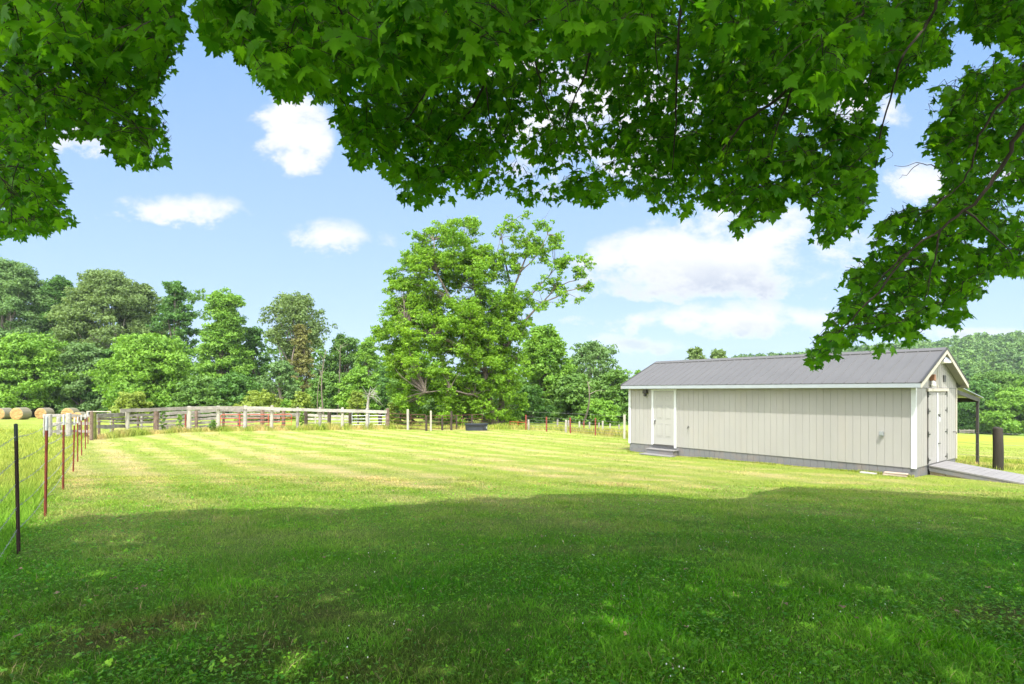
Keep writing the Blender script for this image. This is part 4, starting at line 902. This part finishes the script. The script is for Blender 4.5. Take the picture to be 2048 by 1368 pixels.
# ------------------------------------------------------------------ the big maple in the middle distance
MY = 42.0; mbase = on(990, MY); bt = thing('maple_tree', 'big spreading maple with bright crown and bare right limb above the black trough', 'tree', mbase)
ell = [(905,490,80,62,.9),(1075,480,42,38,.75),(1030,455,50,30,.75),(850,555,70,62,.95),(935,600,100,100,1),(835,650,72,72,1),(900,715,115,80,1),(985,660,62,70,.9),(1015,745,42,50,.9),(1000,560,50,60,.5),
       (1100,540,32,26,1.3),(1165,535,20,26,1.3),(1170,585,20,26,1.3),(1095,590,45,28,1.3),(1125,520,22,14,1.3),(795,680,44,58,.9),(860,780,80,44,.8),(960,770,70,50,.9),(925,455,40,30,.7),(960,520,40,40,.6),(1035,520,30,30,.45),(1045,630,30,40,.5),(930,830,50,20,.5),(1025,810,30,35,.6),(1105,470,20,24,1.3),(855,730,70,60,.8),(905,800,90,42,.8),(1000,690,60,55,.7),(965,640,55,55,.7),(803,590,34,45,.8),(830,600,50,50,.7),(980,800,60,45,.7)]
Cn = []; Rd = []; 
for (cx_, cy_, rx, ry, dn) in ell:
    n = max(5, int(rx*ry/120*dn))
    for i in range(n):
        a = rs.rand()*6.283; r = math.sqrt(rs.rand()); dpt = rs.uniform(-1, 1)*math.sqrt(max(.05, 1-r*r))*(rx/F*MY)*1.05
        small = min(rx, ry) < 34; rp = rs.uniform(.38, .7) if small else rs.uniform(.5, .95)
        k_ = 1.06-(rp*F/MY*.4)/max(rx, ry); Cn.append(px(cx_+math.cos(a)*r*rx*k_, cy_+math.sin(a)*r*ry*k_, MY+dpt)*(1, 1, 1)); Rd.append(rp)
Cn = np.array(Cn); Rd = np.array(Rd)
crown_mesh('crown', Cn, Rd, 1.45, .115, L['big'], bt, mbase, .8, .1, .25)
limbs = [([(988,862,0),(987,845,0),(983,815,-.2),(974,770,-.4),(968,720,-.3),(962,660,0),(950,580,.5),(935,500,.6)],.36,.05),
 ([(1002,862,.4),(1003,800,.5),(1005,740,.6),(1010,680,.6),(1020,600,.4),(1040,545,.2),(1062,490,0)],.33,.05),
 ([(968,715,-.3),(940,660,-.8),(900,600,-1.2),(872,540,-1),(868,480,-.6)],.19,.04),
 ([(975,750,-.3),(930,700,-1),(870,670,-1.6),(810,650,-1.6)],.17,.03),
 ([(1008,700,.6),(1045,645,.2),(1085,605,-.2),(1130,585,-.3),(1168,572,-.3)],.15,.03),
 ([(1085,607,-.2),(1110,575,0),(1150,560,.2),(1172,535,.2),(1168,508,.2)],.07,.015),
 ([(1015,640,.5),(1060,590,.6),(1100,550,.6),(1110,530,.6)],.10,.02),
 ([(1025,590,.4),(1010,520,.8),(1000,460,.6),(1030,440,.4)],.11,.02),
 ([(1040,545,.2),(1075,510,-.3),(1095,470,-.5)],.08,.02),
 ([(955,600,.4),(985,540,0),(1000,480,-.3)],.09,.02),
 ([(985,820,-.2),(950,790,-1.4),(900,780,-2.4),(850,785,-2.8)],.12,.03),
 ([(1003,790,.5),(1020,760,.2),(1035,720,-.2),(1040,680,-.2)],.10,.02),
 ([(1006,862,1.2),(1008,840,1.2),(1010,828,1.2)],.42,.34),
 ([(996,862,-.1),(993,848,-.1),(990,830,-.2)],.46,.30)]
mb = MB()
for pts, r0, r1 in limbs:
    P_ = np.array([px(u, v, MY+d) for (u, v, d) in pts]); t = np.linspace(0, 1, len(P_)); tt = np.linspace(0, 1, len(P_)*3); Q = np.stack([np.interp(tt, t, P_[:,k]) for k in range(3)], 1); Q[1:-1] += rs.normal(0, .03, (len(Q)-2, 3)); mb.tube(Q, np.linspace(r0, r1, len(Q))*.72, 8)
LP = np.concatenate([np.array([px(u, v, MY+d) for (u, v, d) in pts]) for pts, a, c in limbs[:12]])
mb.build('trunk', M['bark'], bt, smooth=True, base=mbase)
mb = MB()
for c, r in zip(Cn, Rd):
    d = np.linalg.norm(LP-c, axis=1)+2.0*np.maximum(0, LP[:,2]-c[2]+.2); s = LP[np.argmin(d)]; mb.tube(curve(s, c, .12, 5), np.linspace(.028, .010, 5), 4, False)
    for k in range(3): mb.tube(curve(c, c+rs.normal(0, .6, 3)*r, .03, 3), [.012, .008, .004], 3, False)
mb.build('twigs', M['bark'], bt, base=mbase)

# ------------------------------------------------------------------ overhanging maple: trunk behind the camera, branches hang into view
PL = [(-60,-60),(372,-60),(366,60),(347,130),(312,215),(342,255),(334,342),(255,338),(205,288),(120,262),(75,268),(108,315),(140,372),(100,400),(158,438),(60,470),(-60,486)]
PC = [(368,-60),(1925,-60),(1905,100),(1825,178),(1750,212),(1765,290),(1738,372),(1742,418),(1702,466),(1632,492),(1632,440),(1600,372),(1585,420),(1530,446),(1500,440),(1480,492),(1458,420),(1395,402),(1372,430),(1322,436),(1296,392),(1180,402),(1060,402),(900,385),(850,412),(800,402),(778,350),(700,326),(672,216),(600,182),(575,212),(508,190),(486,105),(412,92)]
PR = [(2120,112),(1962,128),(1850,196),(1895,222),(1840,288),(1852,312),(1885,312),(1880,400),(1800,418),(1735,448),(1770,488),(1690,545),(1690,590),(1650,650),(1612,708),(1618,738),(1690,702),(1800,702),(1842,668),(1852,640),(1892,664),(1950,640),(1935,606),(1980,582),(1960,565),(2000,548),(2120,572)]
PT = [(1915,-60),(2120,-60),(2120,118),(1960,92),(1925,50)]
def inpoly(x, y, poly):
    r = np.zeros(len(x), bool); j = len(poly)-1
    for i in range(len(poly)):
        xi, yi = poly[i]; xj, yj = poly[j]; c = ((yi > y) != (yj > y)) & (x < (xj-xi)*(y-yi)/(yj-yi+1e-9)+xi); r ^= c; j = i
    return r
lo = [(0,0),(.10,-.09),(.24,-.07),(.42,-.10),(.36,.05),(.50,.12),(.36,.17),(.58,.28),(.68,.46),(.50,.42),(.46,.54),(.36,.44),(.22,.46),(.27,.66),(.16,.66),(.12,.80),(0,1.02)]
outl = np.array(lo+[(-x, y) for (x, y) in lo[-2:0:-1]]); outl[:,1] -= .0; NO = len(outl)
LV = np.concatenate([[(0, .32)], outl]); LZ = -.30*np.abs(LV[:,0])**1.2-.22*(LV[:,1]-.3)**2
def leaves(P, tip, nor, S):
    n = len(P); nor = uvec(nor-tip*(nor*tip).sum(1, keepdims=True)); sd = np.cross(tip, nor); z = LZ[None]*rs.uniform(.3, 1.8, n)[:,None]; sk = rs.normal(0, .06, n)[:,None]
    V = P[:,None]+S[:,None,None]*((LV[None,:,0]+sk*LV[None,:,1])[...,None]*sd[:,None]+LV[None,:,1,None]*tip[:,None]+z[...,None]*nor[:,None])
    m_ = NO+1; q = (np.arange(n)*m_)[:,None,None]; tr_ = np.array([(0, 1+k, 1+(k+1) % NO) for k in range(NO)])[None]
    return V.reshape(-1, 3), [(q+tr_).reshape(-1, 3)], NO
holes = [(380,1155,.10),(1230,1210,.12),(1330,1188,.09),(1665,1127,.10),(1240,1250,.07),(1480,1370,.06)]
def ground_hit(u, v):
    Y = 6.
    for _ in range(30): Y = .5*Y+.5*(CZ-gzf((u-CX)/F*Y, Y))*F/(v-HY)
    return (u-CX)/F*Y, Y
hol = [(*ground_hit(u, v), r) for (u, v, r) in holes]
def shadow_xy(P):
    x = P[:,0].copy(); y = P[:,1].copy()
    for _ in range(3):
        h = P[:,2]-gz(x, y); x = P[:,0]-SUN.x/SUN.z*h; y = P[:,1]-SUN.y/SUN.z*h
    return x, y
shp = [(-60,1072),(0,1066),(60,1055),(130,1050),(180,1031),(250,1030),(330,1021),(420,1016),(500,1019),(600,1014),(720,1019),(830,1010),(880,1002),(930,1000),(980,996),(1060,999),(1085,988),(1190,987),(1330,990),(1400,999),(1500,996),(1512,985),(1580,974),(1640,978),(1700,978),(1800,984),(1900,990),(1990,996),(2048,1003),(2120,1012)]
hx, hy = zip(*[ground_hit(u, v) for (u, v) in shp])
def ylim(x): return np.interp(x, (-12, -9)+hx+(15, 17), (-1, 4.5)+hy+(9, 3))
ALLP = []; twig = MB(); limb = MB(); acc = []
def spray(n, poly, depth, ls, dmin=.0, gapn=None):
    """n twigs with leaf pairs, hanging through the part of the crown that shows inside poly"""
    pa = np.array(poly); c = 0; tries = 0
    while c < n and tries < n*6:
        tries += 1; u = rs.uniform(max(-60, pa[:,0].min()), min(2110, pa[:,0].max())); v = rs.uniform(max(-60, pa[:,1].min()), pa[:,1].max())
        if not inpoly(np.array([u]), np.array([v]), poly)[0]: continue
        if gapn is not None and gapn(u, v) > rs.rand(): continue
        Y = depth(u, v); p0 = px(u, v, Y); c += 1
        a = rs.normal(math.pi/2, 1.1); d = uvec(np.array((math.cos(a), math.sin(a)*.8, rs.uniform(-.75, -.05)))); Lt = rs.uniform(.15, .34)
        k = rs.randint(3, 6); pts = p0+np.linspace(-.5, .5, 4)[:,None]*d*Lt+np.array((0, 0, -.03))*np.linspace(-1, 1, 4)[:,None]**2; sp_ = []
        s1 = uvec(np.cross(d, (0, 0, 1)))
        for q in range(k):
            t_ = -.5+q/(k-1); bp = p0+d*Lt*t_
            for s in (-1, 1):
                if rs.rand() < .12: continue
                pet = s1*s*rs.uniform(.025, .055)+np.array((0, 0, rs.uniform(-.05, .0)))+d*rs.uniform(0, .03); lp = bp+pet
                tip = uvec(s1*s*rs.uniform(.3, 1)+d*rs.uniform(.2, 1)+np.array((0, 0, rs.uniform(-1.3, -.1)))+rs.normal(0, .25, 3)); nor = np.array((0, -.35, .8))+rs.normal(0, .42, 3)
                sp_.append((lp, tip, nor, ls(u, v)*rs.uniform(.5, 1.3), bp))
        tw = False
        for (lp, tip, nor, S, bp) in sp_:
            ce = lp+tip*S*.45; uu = CX+ce[0]/ce[1]*F; vv = HY-(ce[2]-CZ)/ce[1]*F
            ru = uu+rs.normal(0, 7)+(nz(uu, vv, 26, 41)-.5)*34; rv = vv+rs.normal(0, 7)+(nz(uu, vv, 26, 42)-.5)*34
            if ce[1] < 2.4 or not inpoly(np.array([ru]), np.array([rv]), poly)[0]: continue
            if gapn is not None and gapn(uu, vv) > .97: continue
            acc.append((lp, tip, nor, S)); tw = True
            twig.tube([bp, lp], [.0016, .0012], 3, False)
        pe = [(CX+q[0]/q[1]*F, HY-(q[2]-CZ)/q[1]*F) for q in (pts[0], pts[-1])]
        if tw and all(inpoly(np.array([e[0]+0.]), np.array([e[1]+8.]), poly)[0] for e in pe): twig.tube(pts, np.linspace(.0038, .0018, 4), 3, False)
def nz(u, v, s, seed): return float(vnoise(np.array([u+3000.]), np.array([v+3000.]), s, seed)[0])
gaps = [(1095,60,35,28,.9),(1130,130,48,30,.75),(1110,180,40,30,.7),(1030,110,22,28,.6),(1370,150,26,20,.9),(1400,190,24,20,.8),(1600,50,22,20,.6),(1545,200,45,24,.8),(925,262,20,22,.9),(1262,320,18,34,.85),(60,60,40,30,.6),(150,140,40,30,.5),(1620,210,30,30,.6),(1330,200,20,30,.4),(1000,250,40,30,.5),(1100,240,40,30,.5),
        (1820,470,22,40,.5),(1900,520,30,24,.6),(1960,470,30,22,.6),(1970,330,30,30,.7),(1760,600,30,22,.5),(1840,590,24,20,.5),(2020,420,30,24,.5)]
def gap(u, v):
    g_ = .0
    for (a, c, rx, ry, k) in gaps:
        e = ((u-a)/rx)**2+((v-c)/ry)**2
        if e < 1.6: g_ = max(g_, k*min(1, 1.6-e))
    w_ = nz(u, v, 34, 21)*.6+nz(u, v, 90, 22)*.5
    return max(g_, min(.9, max(.12, (w_-.54)*3.0)))
fringe = lambda u, v: rs.uniform(4.7, 6.6)
spray(2900, PC, lambda u, v: rs.uniform(4.5, 6.9)*(1 if u < 1450 else .88)*(.9 if u < 750 else 1), lambda u, v: .080, gapn=gap)
spray(250, [(380,-60),(1350,-60),(1300,60),(1180,110),(980,130),(900,180),(640,160),(560,190),(500,170),(480,95),(420,85)], lambda u, v: rs.uniform(2.9, 3.9), lambda u, v: .098)
spray(90, [(1350,-60),(1800,-60),(1740,120),(1640,230),(1560,160),(1400,60)], lambda u, v: rs.uniform(3.0, 3.8), lambda u, v: .09)
spray(1000, PL, lambda u, v: rs.uniform(3.5, 5.2), lambda u, v: .066, gapn=gap)
spray(80, [(-60,-60),(368,-60),(350,110),(240,150),(-60,90)], lambda u, v: rs.uniform(2.9, 3.7), lambda u, v: .085)
spray(690, PR, lambda u, v: rs.uniform(4.3, 5.8), lambda u, v: .075, gapn=lambda u, v: min(.96, gap(u, v)+.22))
spray(170, PT, lambda u, v: rs.uniform(4.6, 5.8), lambda u, v: .09, gapn=lambda u, v: .1)
lp, tip, nor, S = [np.array([a[i] for a in acc]) for i in range(4)]
hxk = np.ones(len(lp), bool); sx_, sy_ = shadow_xy(lp)
hxk &= sy_ < ylim(sx_)+.12; print('culled', (~hxk).sum(), len(hxk))
for (a, c, r) in hol: hxk &= ((sx_-a)**2+(sy_-c)**2) > (r*.9)**2
lp, tip, nor, S = lp[hxk], tip[hxk], nor[hxk], S[hxk]
V1, F1, k1 = leaves(lp, tip, nor, S); tint1 = np.repeat(np.clip(rs.normal(.42, .36, len(lp)), 0, 1), k1)
# the rest of the crown, above and behind the frame: it shades the foreground
n = 105000; gx_ = rs.uniform(-12, 17, n); gy_ = rs.uniform(-9, 14, n); hh = rs.uniform(7.2, 13.5, n)
ne = 52000; ex_ = rs.uniform(-9, 15, ne); ey_ = ylim(ex_)-np.abs(rs.normal(0, .5, ne)); gx_ = np.r_[gx_, ex_]; gy_ = np.r_[gy_, ey_]; hh = np.r_[hh, rs.uniform(7.2, 10, ne)]
ok = gy_ < ylim(gx_)-.14+.12*(vnoise(gx_, gy_*0, .5, 31)-.5); gx_, gy_, hh = gx_[ok], gy_[ok], hh[ok]
Pp = np.stack([gx_+SUN.x/SUN.z*hh, gy_+SUN.y/SUN.z*hh, hh+gz(gx_, gy_)], 1)
ok = (Pp[:,2] > CZ+.70*np.maximum(0, Pp[:,1])+.35) | (Pp[:,1] < .5)
for (a, c, r) in hol: ok &= ((gx_-a)**2+(gy_-c)**2) > r**2
Pp = Pp[ok]; print('shade leaves', len(Pp), 'view leaves', len(lp))
n = len(Pp); tp2 = uvec(rs.normal(0, 1, (n, 3))*(1, 1, .4)+np.array((0, 0, -.3))); V2, F2 = quads(Pp, uvec(np.array((0, -.2, .8))+rs.normal(0, .4, (n, 3))), rs.uniform(.15, .23, n), 1.25)
tb0 = np.array((1.6, -3.2, gzf(1.6, -3.2)))
om = thing('maple_tree', 'large maple whose leafy branches hang into the top of the photo', 'tree', tb0)
V = np.concatenate([V1, V2]); Fs = F1+[F2[0]+len(V1)]
npmesh('crown', V, Fs, L['maple'], om, tint=np.concatenate([tint1, np.clip(rs.normal(.45, .25, n), 0, 1)]), base=tb0)
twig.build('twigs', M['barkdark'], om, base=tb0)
tr = MB(); ftp = tb0+np.array((.1, .2, 3.4)); tr.tube([tb0-(0,0,.4), tb0+(0,0,.1), tb0+(.02,.05,1.2), ftp, ftp+(.0,.3,2.5), ftp+(-.2,.4,5.5)], [.62,.46,.38,.36,.24,.10], 14); tr.build('trunk', M['bark'], om, smooth=True, base=tb0)
br = [([(1012,-40,4.5),(985,45,4.9),(975,130,5.3),(965,180,5.6),(925,240,6),(880,300,6.4),(862,345,6.6)],.017),([(972,165,5.5),(978,220,5.7),(985,285,6)],.008),
 ([(1050,10,4.8),(1065,80,5),(1078,160,5.2),(1092,215,5.4),(1110,260,5.6)],.010),([(1176,-40,4.4),(1182,50,4.6),(1184,90,4.8),(1170,150,5),(1140,220,5.4),(1120,270,5.6)],.013),
 ([(1760,-40,3.6),(1738,5,3.7),(1690,66,3.9),(1640,116,4.1),(1600,160,4.3),(1530,215,4.5),(1480,250,4.7),(1440,310,4.9)],.019),([(1598,160,4.3),(1565,230,4.5),(1540,300,4.7)],.009),
 ([(1890,-40,4),(1872,10,4.1),(1850,52,4.2),(1800,118,4.4),(1785,180,4.6),(1762,260,4.9),(1750,330,5)],.012),
 ([(2120,190,4.2),(2060,236,4.3),(2030,272,4.4),(2008,330,4.5),(1970,382,4.6),(1930,422,4.7),(1880,462,4.8),(1820,502,4.9),(1780,534,5),(1750,572,5.1)],.017),
 ([(2100,130,4.5),(2030,180,4.5),(1995,215,4.6),(1960,272,4.7),(1942,340,4.8),(1908,382,4.9),(1850,425,5)],.011),
 ([(1880,462,4.8),(1868,520,4.9),(1850,600,5)],.008),([(1820,502,4.9),(1740,600,5.1),(1680,660,5.2),(1640,700,5.3)],.009),([(1930,422,4.7),(1990,470,4.8),(2030,520,4.9)],.008),
 ([(55,-40,4),(100,20,4.2),(145,68,4.4),(185,122,4.7),(222,182,5),(250,240,5.2)],.015),([(20,-40,4),(24,60,4.2),(36,140,4.5),(40,240,4.8),(60,360,5)],.012),([(640,-40,3.6),(690,40,3.8),(720,90,4)],.009),
 ([(1366,-40,4.2),(1356,60,4.5),(1352,170,4.8),(1350,260,5),(1345,340,5.2)],.012),([(1295,-30,4.4),(1310,60,4.7),(1318,170,5)],.008),([(930,110,5.2),(870,160,5.5),(820,230,5.8),(780,300,6)],.009),
 ([(1872,336,5),(1845,326,5),(1790,332,5)],.004),([(1838,328,5),(1818,346,5),(1800,356,5)],.003),([(1762,290,5),(1778,296,5),(1788,310,5),(1770,320,5)],.003)]
for i, (pts, r) in enumerate(br):
    P_ = np.array([px(q[0], q[1], q[2]*(.84 if q[2] > 4.2 else .95)) for q in pts]); t = np.linspace(0, 1, len(P_)); tt = np.linspace(0, 1, len(P_)*3); Q = np.stack([np.interp(tt, t, P_[:,k]) for k in range(3)], 1); Q[1:] += rs.normal(0, .006, (len(Q)-1, 3))
    rad = np.linspace(r, r*.3, len(Q))
    if pts[0][1] < -35 or pts[0][0] > 2090:      # carries on up to the trunk
        ext = curve(ftp+(0, .3, 2.0+.12*(i % 5)), Q[0], .5, 7); Q = np.concatenate([ext[:-1], Q]); rad = np.concatenate([np.linspace(r*3.2, r*1.05, 6), rad])
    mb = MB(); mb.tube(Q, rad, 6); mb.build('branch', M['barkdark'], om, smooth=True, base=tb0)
for k in range(14):
    a = k*2.4; e = np.array((math.cos(a)*rs.uniform(6, 10)+1.6, math.sin(a)*rs.uniform(4, 8)-2, rs.uniform(8, 12)))
    if e[2] < CZ+.72*max(0, e[1])+.6: e[2] = CZ+.72*max(0, e[1])+1.5
    mb = MB(); mb.tube(curve(ftp+(0, .3, rs.uniform(.5, 4)), e, .8, 8), np.linspace(.12, .02, 8), 6); mb.build('branch', M['bark'], om, base=tb0)
# ------------------------------------------------------------------ summer haze
hb = MB().box((-700, -30, -40), (900, 900, 75)).build('haze', None); tag(hb, kind='stuff')
hm, b = newmat('haze_air'); v_ = b.n('ShaderNodeVolumePrincipled'); v_.inputs['Color'].default_value = (.80, .88, 1, 1); v_.inputs['Density'].default_value = .00020; v_.inputs['Anisotropy'].default_value = .2
o_ = b.n('ShaderNodeOutputMaterial'); b.l(v_.outputs[0], o_.inputs['Volume']); hb.data.materials.clear(); hb.data.materials.append(hm)
# ------------------------------------------------------------------ render settings
sc.render.engine = 'CYCLES'; sc.cycles.max_bounces = 12; sc.cycles.diffuse_bounces = 7; sc.cycles.transmission_bounces = 8; sc.cycles.glossy_bounces = 2
